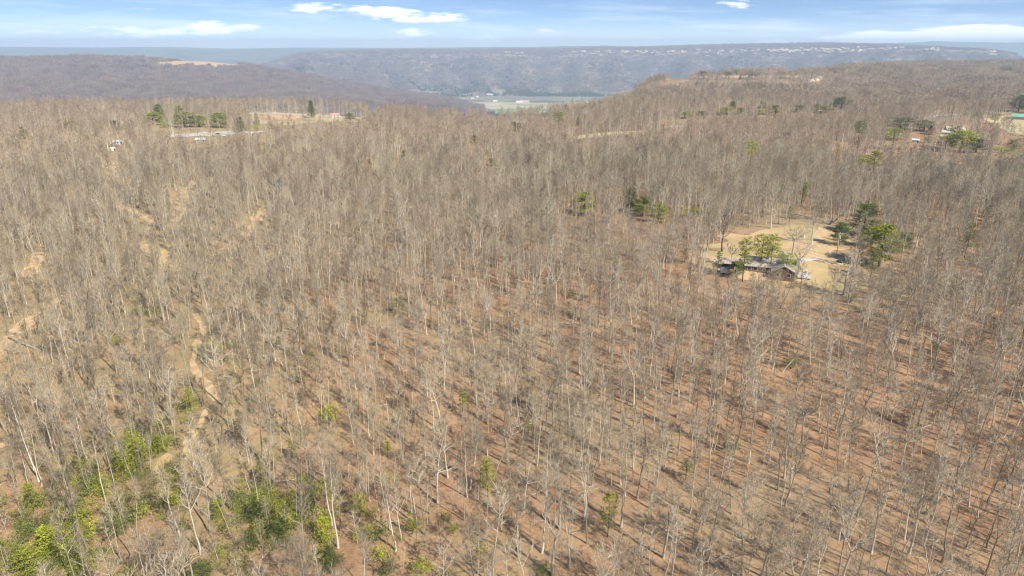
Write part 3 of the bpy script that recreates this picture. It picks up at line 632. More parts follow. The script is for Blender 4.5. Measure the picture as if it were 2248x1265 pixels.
EG = [
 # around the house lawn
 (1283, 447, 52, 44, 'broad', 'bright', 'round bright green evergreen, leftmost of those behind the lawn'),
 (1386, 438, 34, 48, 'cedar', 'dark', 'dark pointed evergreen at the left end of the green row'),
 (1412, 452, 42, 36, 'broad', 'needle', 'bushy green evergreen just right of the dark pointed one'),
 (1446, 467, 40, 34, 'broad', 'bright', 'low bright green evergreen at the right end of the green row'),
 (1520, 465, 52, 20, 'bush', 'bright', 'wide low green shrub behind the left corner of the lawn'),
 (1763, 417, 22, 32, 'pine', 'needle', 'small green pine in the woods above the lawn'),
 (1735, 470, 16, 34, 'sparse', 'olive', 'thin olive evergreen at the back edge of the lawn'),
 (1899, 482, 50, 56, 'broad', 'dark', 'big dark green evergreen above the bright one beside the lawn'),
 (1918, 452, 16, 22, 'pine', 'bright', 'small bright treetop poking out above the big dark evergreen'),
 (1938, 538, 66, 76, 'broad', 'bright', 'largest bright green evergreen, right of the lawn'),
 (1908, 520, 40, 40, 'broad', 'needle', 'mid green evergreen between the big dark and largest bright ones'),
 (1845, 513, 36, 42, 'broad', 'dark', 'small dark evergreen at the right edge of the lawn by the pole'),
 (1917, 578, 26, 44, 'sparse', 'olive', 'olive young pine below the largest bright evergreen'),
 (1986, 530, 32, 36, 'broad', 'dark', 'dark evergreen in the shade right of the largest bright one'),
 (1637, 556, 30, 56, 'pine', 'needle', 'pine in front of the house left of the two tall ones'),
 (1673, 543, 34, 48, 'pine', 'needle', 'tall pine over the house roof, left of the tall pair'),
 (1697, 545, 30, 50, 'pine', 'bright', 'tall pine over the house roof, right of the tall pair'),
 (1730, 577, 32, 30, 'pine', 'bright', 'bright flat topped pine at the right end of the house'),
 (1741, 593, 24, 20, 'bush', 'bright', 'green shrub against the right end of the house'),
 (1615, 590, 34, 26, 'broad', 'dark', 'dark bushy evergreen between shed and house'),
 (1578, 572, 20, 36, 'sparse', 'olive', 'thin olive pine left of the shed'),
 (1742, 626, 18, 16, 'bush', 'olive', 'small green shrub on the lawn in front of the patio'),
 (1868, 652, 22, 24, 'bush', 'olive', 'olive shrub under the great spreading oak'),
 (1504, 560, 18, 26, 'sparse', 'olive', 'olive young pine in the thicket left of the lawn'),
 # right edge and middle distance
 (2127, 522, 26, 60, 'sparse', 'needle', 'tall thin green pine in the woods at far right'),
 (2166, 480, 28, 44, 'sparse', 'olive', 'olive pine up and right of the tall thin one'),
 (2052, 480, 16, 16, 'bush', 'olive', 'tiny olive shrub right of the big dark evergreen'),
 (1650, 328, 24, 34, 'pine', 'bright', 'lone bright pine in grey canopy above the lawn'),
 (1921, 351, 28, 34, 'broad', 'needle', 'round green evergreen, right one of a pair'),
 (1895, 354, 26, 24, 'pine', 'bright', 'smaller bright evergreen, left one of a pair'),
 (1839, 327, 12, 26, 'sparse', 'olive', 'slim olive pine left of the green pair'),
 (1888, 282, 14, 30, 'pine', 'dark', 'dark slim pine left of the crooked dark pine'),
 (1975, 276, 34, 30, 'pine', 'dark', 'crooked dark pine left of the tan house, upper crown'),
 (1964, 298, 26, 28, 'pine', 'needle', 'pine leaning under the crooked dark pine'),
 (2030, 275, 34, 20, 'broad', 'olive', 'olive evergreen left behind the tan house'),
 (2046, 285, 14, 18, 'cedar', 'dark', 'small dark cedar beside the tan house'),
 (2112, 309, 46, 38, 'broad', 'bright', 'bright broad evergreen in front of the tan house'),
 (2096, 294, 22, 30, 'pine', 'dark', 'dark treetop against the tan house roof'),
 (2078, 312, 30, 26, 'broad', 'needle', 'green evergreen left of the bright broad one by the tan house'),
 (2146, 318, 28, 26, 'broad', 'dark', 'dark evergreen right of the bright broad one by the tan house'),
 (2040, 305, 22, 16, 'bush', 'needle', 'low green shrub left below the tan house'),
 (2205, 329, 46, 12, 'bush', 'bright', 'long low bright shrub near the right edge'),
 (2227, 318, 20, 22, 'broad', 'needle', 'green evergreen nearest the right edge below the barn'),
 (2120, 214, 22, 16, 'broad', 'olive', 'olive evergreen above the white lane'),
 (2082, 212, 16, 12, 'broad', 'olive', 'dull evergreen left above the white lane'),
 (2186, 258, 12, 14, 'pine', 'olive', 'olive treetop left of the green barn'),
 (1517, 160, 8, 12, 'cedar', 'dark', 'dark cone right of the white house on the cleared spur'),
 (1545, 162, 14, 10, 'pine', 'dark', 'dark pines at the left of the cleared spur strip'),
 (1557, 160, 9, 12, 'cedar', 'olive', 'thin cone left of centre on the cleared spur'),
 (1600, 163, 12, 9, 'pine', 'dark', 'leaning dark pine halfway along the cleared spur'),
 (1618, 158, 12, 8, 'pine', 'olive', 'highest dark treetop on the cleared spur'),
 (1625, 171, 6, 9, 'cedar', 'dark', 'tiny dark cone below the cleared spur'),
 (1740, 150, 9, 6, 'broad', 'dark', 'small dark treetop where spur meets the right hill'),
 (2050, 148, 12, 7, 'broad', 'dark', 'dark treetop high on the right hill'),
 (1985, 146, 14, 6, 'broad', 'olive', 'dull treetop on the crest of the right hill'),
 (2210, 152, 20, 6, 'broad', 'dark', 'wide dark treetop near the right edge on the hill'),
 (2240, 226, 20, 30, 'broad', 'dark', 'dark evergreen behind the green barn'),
 (1848, 226, 32, 24, 'broad', 'dark', 'tallest dark pine standing out on the far right plateau'),
 (1813, 240, 28, 14, 'broad', 'needle', 'green evergreen just left of the tallest dark pine'),
 (1793, 236, 20, 14, 'broad', 'olive', 'second evergreen left of the tallest dark pine'),
 (1755, 238, 20, 14, 'broad', 'olive', 'dull evergreen midway along the far green row'),
 (1703, 241, 20, 18, 'broad', 'needle', 'round green evergreen in the far green row'),
 (1675, 229, 14, 14, 'cedar', 'needle', 'small cone in the far green row, behind the round ones'),
 (1670, 246, 22, 10, 'broad', 'bright', 'low bright evergreen in the far green row'),
 (1609, 230, 14, 14, 'cedar', 'needle', 'tiny cone at the back of the far green row'),
 (1594, 243, 34, 14, 'broad', 'bright', 'wide bright evergreen in the far green row'),
 (1625, 243, 16, 10, 'broad', 'olive', 'low olive evergreen in the middle of the far green row'),
 (1508, 252, 20, 14, 'broad', 'needle', 'leftmost green evergreen of the far green row'),
 (1540, 250, 24, 12, 'broad', 'olive', 'olive evergreen second from left in the far green row'),
 (1916, 227, 14, 12, 'broad', 'needle', 'small green treetop right of the tallest dark pine'),
 (1271, 265, 14, 20, 'cedar', 'needle', 'narrow cedar in the middle of the plateau rim woods'),
 (1226, 259, 24, 24, 'pine', 'needle', 'ragged green pine left of the narrow cedar'),
 (1195, 253, 14, 10, 'pine', 'needle', 'flat green pine further left in the rim woods'),
 (1131, 277, 22, 18, 'broad', 'olive', 'dull evergreen below the valley fields'),
 (1077, 248, 16, 12, 'pine', 'dark', 'dark treetop against the valley woods'),
 (1087, 253, 12, 8, 'bush', 'needle', 'low green treetop right of the dark one at the rim'),
 (1021, 251, 9, 10, 'cedar', 'olive', 'tiny olive cone on the rim left of the valley view'),
 (955, 246, 8, 14, 'cedar', 'olive', 'slim olive cone on the rim, second from the house'),
 (1042, 305, 14, 14, 'broad', 'olive', 'olive evergreen in the tan canopy under the rim'),
 (1071, 335, 10, 12, 'pine', 'bright', 'tiny bright pine above the flat green one'),
 (1080, 355, 24, 14, 'broad', 'needle', 'flat green evergreen in the middle grey canopy'),
 (887, 337, 13, 13, 'broad', 'needle', 'right one of two small green tops near the middle'),
 (862, 343, 14, 15, 'broad', 'needle', 'left one of two small green tops near the middle'),
 (811, 360, 12, 20, 'sparse', 'olive', 'pale olive pine left of the two small green tops'),
 (585, 325, 12, 12, 'broad', 'olive', 'lone olive treetop below the road on the left'),
 (819, 235, 16, 20, 'pine', 'dark', 'dark olive pine on the rim right of the red roofed house'),
 (768, 256, 18, 14, 'broad', 'olive', 'spreading olive tree right beside the red roofed house'),
 (683, 239, 14, 34, 'cedar', 'dark', 'tall dark spruce left of the red roofed house'),
 (716, 231, 12, 12, 'pine', 'dark', 'small dark treetop behind the field, near the red roofed house'),
 (610, 222, 8, 12, 'cedar', 'dark', 'thin dark spire in the rim woods behind the field'),
 (563, 262, 10, 26, 'cedar', 'olive', 'spindly evergreen at the left end of the clay field'),
 (564, 280, 18, 14, 'bush', 'bright', 'bright green shrub below the clay field'),
 (527, 273, 18, 30, 'cedar', 'dark', 'dark narrow cedar by the road right of the pine grove'),
 (480, 263, 30, 28, 'broad', 'needle', 'rightmost broad pine of the left grove'),
 (436, 265, 26, 22, 'broad', 'needle', 'second pine from the right in the left grove'),
 (404, 262, 42, 28, 'broad', 'needle', 'widest green pine of the left grove'),
 (393, 246, 20, 26, 'cedar', 'needle', 'highest pointed top of the left grove'),
 (348, 243, 22, 26, 'cedar', 'needle', 'tall dark green top at the left of the grove'),
 (335, 260, 34, 24, 'broad', 'needle', 'broad green pine at the left of the grove'),
 (358, 274, 14, 12, 'bush', 'bright', 'bright low tree at the foot of the left grove'),
 (152, 273, 22, 12, 'broad', 'needle', 'lone green clump high on the left plateau'),
 (87, 273, 8, 8, 'bush', 'olive', 'tiny olive clump left of the lone green clump'),
 (251, 271, 12, 12, 'broad', 'olive', 'olive clump between lone green clump and pine grove'),
 (50, 291, 14, 22, 'cedar', 'dark', 'dark cedar near the left edge of the photo'),
 # scattered through the middle and near woods
 (875, 668, 28, 34, 'sparse', 'olive', 'olive young pine left of centre in the mid woods'),
 (800, 686, 12, 18, 'sparse', 'needle', 'tiny green pine left below the olive young pine'),
 (1253, 645, 22, 18, 'bush', 'dark', 'upper of two small dark shrubs right of centre'),
 (1253, 689, 24, 22, 'bush', 'dark', 'lower of two small dark shrubs right of centre'),
 (1382, 676, 16, 14, 'bush', 'olive', 'faint olive shrub right of the two dark shrubs'),
 (1738, 795, 34, 28, 'bush', 'olive', 'spreading olive shrub in the right middle woods'),
 (1015, 880, 28, 50, 'sparse', 'needle', 'bright young pine amid bare trees, centre lower half'),
 (1070, 1040, 42, 70, 'sparse', 'needle', 'layered young pine low in the centre'),
 (1337, 1120, 40, 84, 'sparse', 'needle', 'tall yellow green young pine low right of centre'),
 (995, 1160, 24, 24, 'bush', 'needle', 'small green shrub low in the centre'),
 (720, 906, 50, 46, 'bush', 'bright', 'bright shrub standing alone left of centre'),
 (655, 830, 22, 22, 'bush', 'needle', 'small green shrub up left of the lone bright shrub'),
 (560, 842, 18, 22, 'bush', 'dark', 'small dark shrub right of the dirt track'),
 (510, 884, 12, 14, 'bush', 'needle', 'tiny shrub just right of the dirt track'),
 (515, 940, 18, 44, 'sparse', 'dark', 'slim dark evergreen right of the dirt track'),
 (446, 768, 16, 28, 'sparse', 'dark', 'slim dark evergreen at the upper bend of the track'),
 (414, 875, 28, 50, 'sparse', 'needle', 'green young pine on the left bank of the track'),
 (412, 915, 24, 34, 'bush', 'bright', 'bright shrub on the left bank of the track'),
 (305, 680, 40, 22, 'bush', 'olive', 'olive shrub high in the left woods'),
 (300, 985, 44, 50, 'sparse', 'needle', 'fine green pine left of the track clearing'),
 (345, 975, 40, 40, 'feather', 'needle', 'rounded green tree beside the track clearing'),
 (270, 1012, 50, 50, 'bush', 'needle', 'loose green shrub in the lower left thicket'),
 (205, 1062, 46, 34, 'bush', 'needle', 'dark green shrub in the lower left thicket, further left'),
 (65, 1086, 44, 58, 'feather', 'needle', 'compact rounded green tree near the lower left edge'),
 (160, 1145, 46, 50, 'bush', 'needle', 'green shrub between the compact tree and yellow green ones'),
 (105, 1185, 62, 66, 'feather', 'bright', 'biggest yellow green tree in the lower left corner'),
 (55, 1236, 66, 54, 'feather', 'needle', 'yellow green tree at the bottom left edge'),
 (8, 1215, 40, 44, 'bush', 'needle', 'green shrub cut by the left edge at the bottom'),
 (178, 1235, 50, 44, 'bush', 'needle', 'green shrub right of the bottom left yellow tree'),
 (378, 1092, 34, 36, 'bush', 'needle', 'green shrub below the pale dirt patch'),
 (570, 1030, 30, 44, 'sparse', 'olive', 'grey green young pine above the dark evergreen thicket'),
 (562, 1120, 46, 60, 'feather', 'dark', 'dark evergreen left of the bottom thicket'),
 (612, 1168, 60, 50, 'feather', 'dark', 'dark evergreen in the heart of the bottom thicket'),
 (548, 1190, 44, 44, 'bush', 'dark', 'low dark evergreen shrub at the thicket foot'),
 (715, 1160, 44, 60, 'feather', 'bright', 'bright green round topped tree low left of centre'),
 (788, 1110, 40, 44, 'sparse', 'needle', 'feathery green pine up right of the bright round tree'),
 (725, 1220, 40, 50, 'feather', 'dark', 'dark evergreen under the bright round tree'),
 (825, 1160, 60, 34, 'bush', 'dark', 'low dark shrub right of the bright round tree'),
 (905, 1155, 50, 34, 'bush', 'needle', 'green shrub above the bottom centre one'),
 (922, 1248, 54, 30, 'bush', 'bright', 'bright shrub at the bottom edge left of centre'),
 (850, 1240, 50, 36, 'bush', 'dark', 'dark shrub at the bottom edge left of the bright one'),
 (440, 1245, 60, 40, 'bush', 'dark', 'dark shrub at the bottom edge below the track'),
 (650, 1110, 36, 40, 'bush', 'needle', 'green shrub on the upper right of the thicket'),
 (1190, 1248, 40, 20, 'bush', 'olive', 'olive shrub at the bottom edge right of centre'),
 (1508, 1028, 32, 40, 'sparse', 'olive', 'dull olive young pine in the lower right woods'),
 (1608, 975, 40, 22, 'bush', 'olive', 'pale olive shrub in the right middle woods'),
 (740, 768, 14, 30, 'sparse', 'dark', 'slim dark pine up the slope from the lone bright shrub'),
 (252, 744, 26, 26, 'bush', 'needle', 'green shrub alone in the left woods below the leaning grey trunks'),
 (468, 772, 34, 26, 'bush', 'dark', 'dark green shrub right of the upper bend of the track'),
 (367, 965, 18, 26, 'bush', 'bright', 'small bright shrub on the dirt left of the track'),
 (850, 985, 20, 30, 'sparse', 'needle', 'faint young pine halfway between lone bright shrub and layered pine'),
 (1160, 930, 18, 30, 'sparse', 'needle', 'faint young pine right of the centre woods pine'),
 (1480, 830, 18, 24, 'sparse', 'olive', 'faint olive pine in the middle of the right woods'),
 (2050, 760, 22, 26, 'sparse', 'olive', 'faint olive pine in the shaded woods far right'),
 (640, 985, 22, 34, 'sparse', 'needle', 'young green pine above the dark thicket'),
 (480, 1120, 34, 40, 'feather', 'needle', 'feathery green hemlock between the track foot and the thicket'),
 (250, 1150, 40, 46, 'feather', 'olive', 'olive hemlock right of the bottom left yellow trees'),
 (395, 1060, 20, 40, 'sparse', 'needle', 'slim green pine below the track clearing')]
for e in EG: evergreen(*e)

# ------------------------------------------------------------------ hand placed bare trees round the lawn
def hand_tree(px, py, toppx, spread_px, spec, label, matk='bark', seed=1, name='bare_tree', tw=.06):
    rr.seed(seed); p = hit(px, py); ppm = project(p[0], p[1], p[2])[1] - project(p[0], p[1], p[2] + 1)[1]; h = (py - toppx) / ppm
    sp = spread_px / F * math.dist((0, 0, CAM_Z), p); T, K = hardwood(h=h, spread=sp, tw=tw, **spec)
    e = empty(name, p, 0); tag(e, label, 'tree', 'single bare trees on the lawn'); link('trunk', T.mesh('trunk', M[matk], sm=True), e); link('crown', K.mesh('crown', M[matk], M['twig']), e)
    SINGLES.append((p[0], p[1], 3.5)); return e
hand_tree(1853, 650, 572, 52, dict(base=.22, nl=17, sub=9, twigs=7, rt=.55, up=.55, crook=.3, fork=0), 'great spreading pale oak below the lawn with a wide crown', seed=3)
hand_tree(1585, 553, 470, 26, dict(base=.35, nl=15, sub=7, twigs=4, rt=.3, up=.75, crook=.22, fork=0), 'dark bare tree alone at the left end of the lawn', 'darkbark', 8)
hand_tree(1781, 538, 462, 28, dict(base=.28, nl=15, sub=7, twigs=5, rt=.34, up=.7, crook=.22, fork=0), 'bare tree standing in the middle of the back lawn', 'bark', 21)
hand_tree(1691, 503, 425, 22, dict(base=.35, nl=14, sub=7, twigs=6, rt=.26, up=.8, crook=.24, fork=0), 'pale bare tree at the back edge of the lawn', 'bark', 12)
hand_tree(1631, 515, 478, 14, dict(base=.3, nl=11, sub=6, twigs=4, rt=.14, up=.8, fork=0), 'small bare tree at the back left lawn edge', 'bark', 13)
hand_tree(1740, 560, 500, 44, dict(base=.2, nl=16, sub=9, twigs=7, rt=.32, up=.45, crook=.3, fork=2), 'low wide bare tree on the lawn behind the house', 'bark', 17)
hand_tree(1750, 606, 535, 44, dict(base=.25, nl=15, sub=7, twigs=4, rt=.28, up=.7, crook=.22, fork=3), 'bare tree fanning out over the right end of the house', 'bark', 19)
hand_tree(1604, 590, 535, 24, dict(base=.25, nl=14, sub=6, twigs=4, rt=.16, up=1.1, fork=2), 'small upright bare tree behind the shed', 'bark', 23)
hand_tree(1880, 595, 520, 26, dict(base=.3, nl=14, sub=7, twigs=8, rt=.2, up=1.0, fork=2), 'grey bushy bare tree right of the lawn by the car', 'bark', 25)
hand_tree(1672, 520 - 42, 395, 20, dict(base=.5, nl=10, sub=5, twigs=5, rt=.26, up=.9, fork=0), 'dark straight trunk just above the back lawn', 'darkbark', 27)
# crooked dark fallen trunk and fallen logs
rr.seed(44); b0 = hit(1820, 494); b1 = hit(1866, 486)
mb = MB(); mb.tube([b0 + [0, 0, .3], b0 + (b1 - b0) * .25 + [0, 0, 1.4], b0 + (b1 - b0) * .55 + [0, 0, 4.2], b0 + (b1 - b0) * .8 + [0, 0, 6.6], b1 + [0, 0, 9.6]], [.36, .34, .28, .22, .12], 7, cap=True)
mb.tube([b0 + [0, 0, .3], b0 + [-2, 1, 1.0], b0 + [-3.4, 1.5, .4]], [.2, .14, .06], 5, cap=True)
e = empty('leaning_tree', b0); me = mb.mesh('trunk', M['darkbark'], sm=True); me.transform(__import__('mathutils').Matrix.Translation([-q for q in b0])); link('trunk', me, e)
tag(e, 'dark curved trunk leaning over behind the right side of the lawn', 'tree', None)
def log(p0, p1, r, label):
    a, b = hit(*p0), hit(*p1); mb = MB(); mb.tube([np.zeros(3) + [0, 0, r * .8], (b - a) * .5 + [0, 0, r], (b - a) + [0, 0, r * .8]], [r, r * .85, r * .6], 7, cap=True)
    d = (b - a); mb.tube([d * .6 + [0, 0, r], d * .7 + [.6, .8, r + 1.1]], [r * .35, .03], 4)
    o = link('fallen_log', mb.mesh('fallen_log', M['pole'], sm=True)); o.location = a; tag(o, label, 'log', 'logs lying on the leaf litter')
log((1628, 470), (1656, 465), .32, 'pale log lying in the leaves behind the lawn')
log((1640, 690), (1690, 722), .22, 'pale log lying below the house in the woods')
log((20, 745), (90, 772), .3, 'pale fallen trunk by the track at the left edge')

# ------------------------------------------------------------------ the woods
X, Y = jitter(-420, 460, 18, 640, 3.7, .92)
r = np.hypot(X, Y); a = np.arctan2(X, Y); k = (r > 45) & (r < 470) & (np.abs(a) < R(47)) & ~cleared(X, Y)
X, Y, r, a = X[k], Y[k], r[k], a[k]
dens = wob(X, Y, 60, 2) * .5 + wob(X, Y, 150, 6) * .5; k = dens + .7 * (a < R(-9)) > rng.uniform(-1.5, -.15, X.size); X, Y, r, a = X[k], Y[k], r[k], a[k]
for sx_, sy_, sr in SINGLES:
    k = np.hypot(X - sx_, Y - sy_) > sr * .8; X, Y, r, a = X[k], Y[k], r[k], a[k]
Z = H(X, Y); n = len(X)
kind = rng.choice(10, n, p=[.16, .15, .09, .10, .07, .06, .11, .12, .05, .09])
left = a < R(-10); kind = np.where(left & (rng.random(n) < .7), rng.choice([0, 1, 1, 9, 9, 7, 6], n), kind)
scl = np.clip(rng.normal(.95, .17, n), .5, 1.32); yaw = rng.uniform(0, 6.283, n); tilt = rng.normal(0, .05, (n, 2)); tilt[rng.random(n) < .08] *= 4; scl = scl * np.interp(r, [120, 520], [.69, .98])
hh = np.array([q[3] for q in NEAR])[kind] * scl
k = ~blocked(X, Y, Z, hh, 3.4); X, Y, Z, kind, scl, yaw, tilt, hh = X[k], Y[k], Z[k], kind[k], scl[k], yaw[k], tilt[k], hh[k]; n = len(X)
bx, by = project(X, Y, Z); tx, ty = project(X, Y, Z + hh)
vis = (np.maximum(bx, tx) > 15) & (np.minimum(bx, tx) < 2233) & (ty < 1235) & (by > 0)
size = np.hypot(bx - tx, np.minimum(by, 1265) - ty); size[~vis] = 0
order = np.argsort(-size); pick = order[:300]; used = np.zeros(n, bool); used[pick] = True
seen = set()
for i in pick:
    wds, tm, cm, h_ = NEAR[kind[i]]
    e = empty('bare_tree', (X[i], Y[i], Z[i]), yaw[i]); e.rotation_euler = (tilt[i, 0], tilt[i, 1], yaw[i]); s = scl[i]; e.scale = (s, s, s * rng.uniform(.95, 1.08))
    off = by[i] > 1265 or bx[i] < 0 or bx[i] > 2248; qx, qy = (tx[i], ty[i]) if off else (bx[i], by[i]); qx = min(max(qx, 0), 2248); qy = min(max(qy, 0), 1265)
    for f in ('%d', '%.1f', '%.2f'):
        lb = f'{wds}, {"top" if off else "foot"} {f % (qx / 22.48)}% across and {f % (qy / 12.65)}% down'
        if lb not in seen: break
    seen.add(lb); tag(e, lb, 'tree', 'bare trees of the near woods')
    link('trunk', tm, e); link('crown', cm, e)
def rots(n): return np.stack([rng.normal(0, .035, n), rng.normal(0, .035, n), rng.uniform(0, 6.283, n)], -1)
rest = ~used
order_names = lambda col: sorted(o.name for o in col.objects)
scatter('forest', np.stack([X, Y, Z], -1)[rest], np.stack([tilt[:, 0], tilt[:, 1], yaw], -1)[rest], np.repeat(scl[:, None], 3, 1)[rest], kind[rest], nearcol, 'bare hardwood forest covering the plateau')
# understorey saplings
X, Y = jitter(-340, 330, 25, 430, 3.7, .65); r = np.hypot(X, Y); a = np.arctan2(X, Y); k = (r > 50) & (np.abs(a) < R(46)) & ~cleared(X, Y) & (wob(X, Y, 80, 7) + .9 * (a < R(-8)) > rng.uniform(-.9, .7, X.size)); X, Y = X[k], Y[k]
n = len(X); sapcol = bpy.data.collections.new('sapling_kinds')
rr.seed(77)
for i in range(4):
    T, K = hardwood(h=6.5, base=.15, spread=2.0, nl=11, sub=4, twigs=6, tw=.035, rt=.035, sides=(4, 3, 1), up=1.3); sapcol.objects.link(joined('sapling_kind', T, K))
sc = rng.uniform(.45, 1.25, n); scatter('undergrowth', np.stack([X, Y, H(X, Y)], -1), rots(n), np.repeat(sc[:, None], 3, 1), rng.integers(0, 4, n), sapcol, 'thin leafless saplings between the trees')
# leafy laurel undergrowth in the lower left gully
def green_low(x, y): return 1
lx, ly = [], []
for px, py, rad, cnt in [(110, 1200, 150, 130), (230, 1070, 150, 100), (600, 1130, 130, 120), (320, 1000, 100, 60), (420, 920, 60, 10), (800, 1190, 130, 18), (330, 700, 70, 12), (660, 790, 60, 10), (500, 1240, 120, 16), (1010, 1250, 120, 9), (340, 1130, 80, 20), (470, 760, 60, 10)]:
    for _ in range(cnt):
        p = hit(min(2240, px + rng.normal(0, rad * .5)), min(1320, py + rng.normal(0, rad * .35))); lx.append(p[0]); ly.append(p[1])
lx, ly = np.array(lx), np.array(ly); k = ~cleared(lx, ly); lx, ly = lx[k], ly[k]; n = len(lx)
laurel = bpy.data.collections.new('laurel_kinds')
for i, lf in enumerate(('needle', 'dark', 'olive', 'bright')):
    rr.seed(200 + i); K = MB()
    for _ in range(40):
        d = unit(rnd3()) * rr.uniform(.3, 1); tuft(K, np.array([d[0] * 1.6, d[1] * 1.6, 1.3 + d[2] * 1.3]), .45, 6, 0, .6, .30)
    laurel.objects.link(bpy.data.objects.new('laurel_kind', K.mesh('laurel', M[lf])))
sc = rng.uniform(.4, 1.45, n); scatter('undergrowth', np.stack([lx, ly, H(lx, ly)], -1), rots(n), np.repeat(sc[:, None], 3, 1), rng.choice(4, n, p=[.34, .22, .32, .12]), laurel, 'low evergreen laurel thickets in the lower left gully')
# fallen sticks
X, Y = jitter(-230, 240, 40, 330, 6.5, .5); k = ~cleared(X, Y) & (np.abs(np.arctan2(X, Y)) < R(45)); X, Y = X[k], Y[k]; n = len(X); stick = bpy.data.collections.new('stick_kinds')
for i in range(3):
    rr.seed(300 + i); K = MB(); K.tube([(0, 0, .12), (2.2, .2, .2), (4.5 + i, -.3, .1)], [.06, .045, .02], 4); K.tube([(2.2, .2, .2), (3.2, 1.3, .3)], [.03, .012], 3); stick.objects.link(bpy.data.objects.new('stick_kind', K.mesh('stick', M['bark'])))
sc = rng.uniform(.4, 1.4, n); scatter('debris', np.stack([X, Y, H(X, Y)], -1), np.stack([np.zeros(n), np.zeros(n), rng.uniform(0, 6.28, n)], -1), np.repeat(sc[:, None], 3, 1), rng.integers(0, 3, n), stick, 'fallen branches lying on the leaf litter')
# middle distance
X, Y = jitter(-900, 950, 300, 1150, 6.2, .92); r = np.hypot(X, Y); a = np.arctan2(X, Y); Re = np.interp(a, E_az, E_R)
k = (r >= 470) & (r < 1000) & (r < Re + 40) & (np.abs(a) < R(48)) & ~cleared(X, Y)
for sx_, sy_, sr in SINGLES: k &= np.hypot(X - sx_, Y - sy_) > sr
X, Y = X[k], Y[k]; k = ~blocked(X, Y, H(X, Y), 17, 3.6); X, Y = X[k], Y[k]; n = len(X); sc = rng.uniform(.72, 1.08, n); sc3 = np.stack([sc * 1.12, sc * 1.12, sc], -1)
scatter('forest', np.stack([X, Y, H(X, Y)], -1), rots(n), sc3, rng.choice(10, n, p=[.17, .1, .12, .15, .09, .06, .14, .05, .08, .04]), midcol, 'bare hardwood canopy of the middle distance')
# far part of the plateau and the right hand hill
X, Y = jitter(-400, 2400, 700, 3100, 17, 1.0); r = np.hypot(X, Y); a = np.arctan2(X, Y); Re = np.interp(a, E_az, E_R)
k = (r >= 1000) & (r < Re + 90) & (np.abs(a) < R(48)) & ~cleared(X, Y); X, Y = X[k], Y[k]; k = ~blocked(X, Y, H(X, Y), 18, 12); X, Y = X[k], Y[k]; n = len(X); sc = rng.uniform(.8, 1.1, n)
scatter('forest', np.stack([X, Y, H(X, Y)], -1), rots(n) * [0, 0, 1], np.repeat(sc[:, None], 3, 1), rng.integers(0, 6, n), farcol, 'bare woods on the far plateau and the hill at the right')
# hill across the valley: clearcut strip left open
def hill_px(px, py):
    x, f, u = ray(px, py); L = math.hypot(x, f); rs_ = np.arange(1800, 4600, 4.0); zz_ = hill[3](np.full(rs_.shape, math.atan2(x, f)), rs_); k = np.nonzero(CAM_Z + rs_ * u / L <= zz_)[0]; r_ = rs_[k[0]] if len(k) else 4600; return (r_ * x / L, r_ * f / L)
CUT = [hill_px(*p) for p in [(335, 146), (352, 139), (380, 137), (480, 139), (545, 143), (585, 149), (580, 152), (520, 150), (440, 149), (360, 147)]]
A2, R2 = np.meshgrid(np.arange(hill[0][0], hill[0][-1], .0095), np.arange(1900, 4200, 30)); A2 = A2.ravel() + rng.uniform(-.004, .004, A2.size); R2 = R2.ravel() + rng.uniform(-14, 14, R2.size)
X, Y = R2 * np.sin(A2), R2 * np.cos(A2); Z = hill[3](A2, R2); OPEN_ = OPEN; OPEN = [CUT]; k = (Z > -222) & ~cleared(X, Y) & (np.abs(A2) < R(48)); OPEN = OPEN_
X, Y, Z = X[k], Y[k], Z[k]; n = len(X); sc = rng.uniform(.85, 1.15, n)
scatter('forest', np.stack([X, Y, Z], -1), rots(n) * [0, 0, 1], np.stack([sc, sc, rng.uniform(.8, 1.25, n)], -1), rng.integers(0, 4, n), hillcol, 'bare woods covering the hill across the valley')
P = np.array(CUT); xs = np.linspace(P[:, 0].min(), P[:, 0].max(), 80); ys = np.linspace(P[:, 1].min(), P[:, 1].max(), 60); mb = MB(); vs = []; fs = []; vid = {}
for i in range(79):
    for j in range(59):
        if inpoly(CUT, np.array([(xs[i] + xs[i + 1]) / 2]), np.array([(ys[j] + ys[j + 1]) / 2]))[0]:
            f = []
            for aa, bb in ((i, j), (i + 1, j), (i + 1, j + 1), (i, j + 1)):
                if (aa, bb) not in vid: x_, y_ = xs[aa], ys[bb]; vid[(aa, bb)] = len(vs); vs.append((x_, y_, float(hill[3](np.array(math.atan2(x_, y_)), np.array(math.hypot(x_, y_)))) + 3.5))
                f.append(vid[(aa, bb)])
            fs.append(tuple(f))
if fs: mb.add(vs, fs); tag(link('field', mb.mesh('hilltop_field', M['dirt'], sm=True)), kind='structure')
# ridge woods
A2, R2 = np.meshgrid(np.arange(az_of(560), az_of(2300), .0062), np.concatenate([np.arange(4850, 6330, 42), np.arange(6400, 8600, 110)])); A2 = A2.ravel() + rng.uniform(-.003, .003, A2.size); R2 = R2.ravel() + rng.uniform(-20, 20, R2.size)
X, Y = R2 * np.sin(A2), R2 * np.cos(A2); Z = ridge[3](A2, R2); k = (Z > -221); X, Y, Z = X[k], Y[k], Z[k]; n = len(X); sc = rng.uniform(1.0, 1.5, n)
scatter('forest', np.stack([X, Y, Z - 3], -1), rots(n) * [0, 0, 1], np.stack([sc, sc, rng.uniform(.8, 1.3, n)], -1), rng.integers(0, 4, n), hillcol, 'hazy woods on the long ridge beyond the valley')
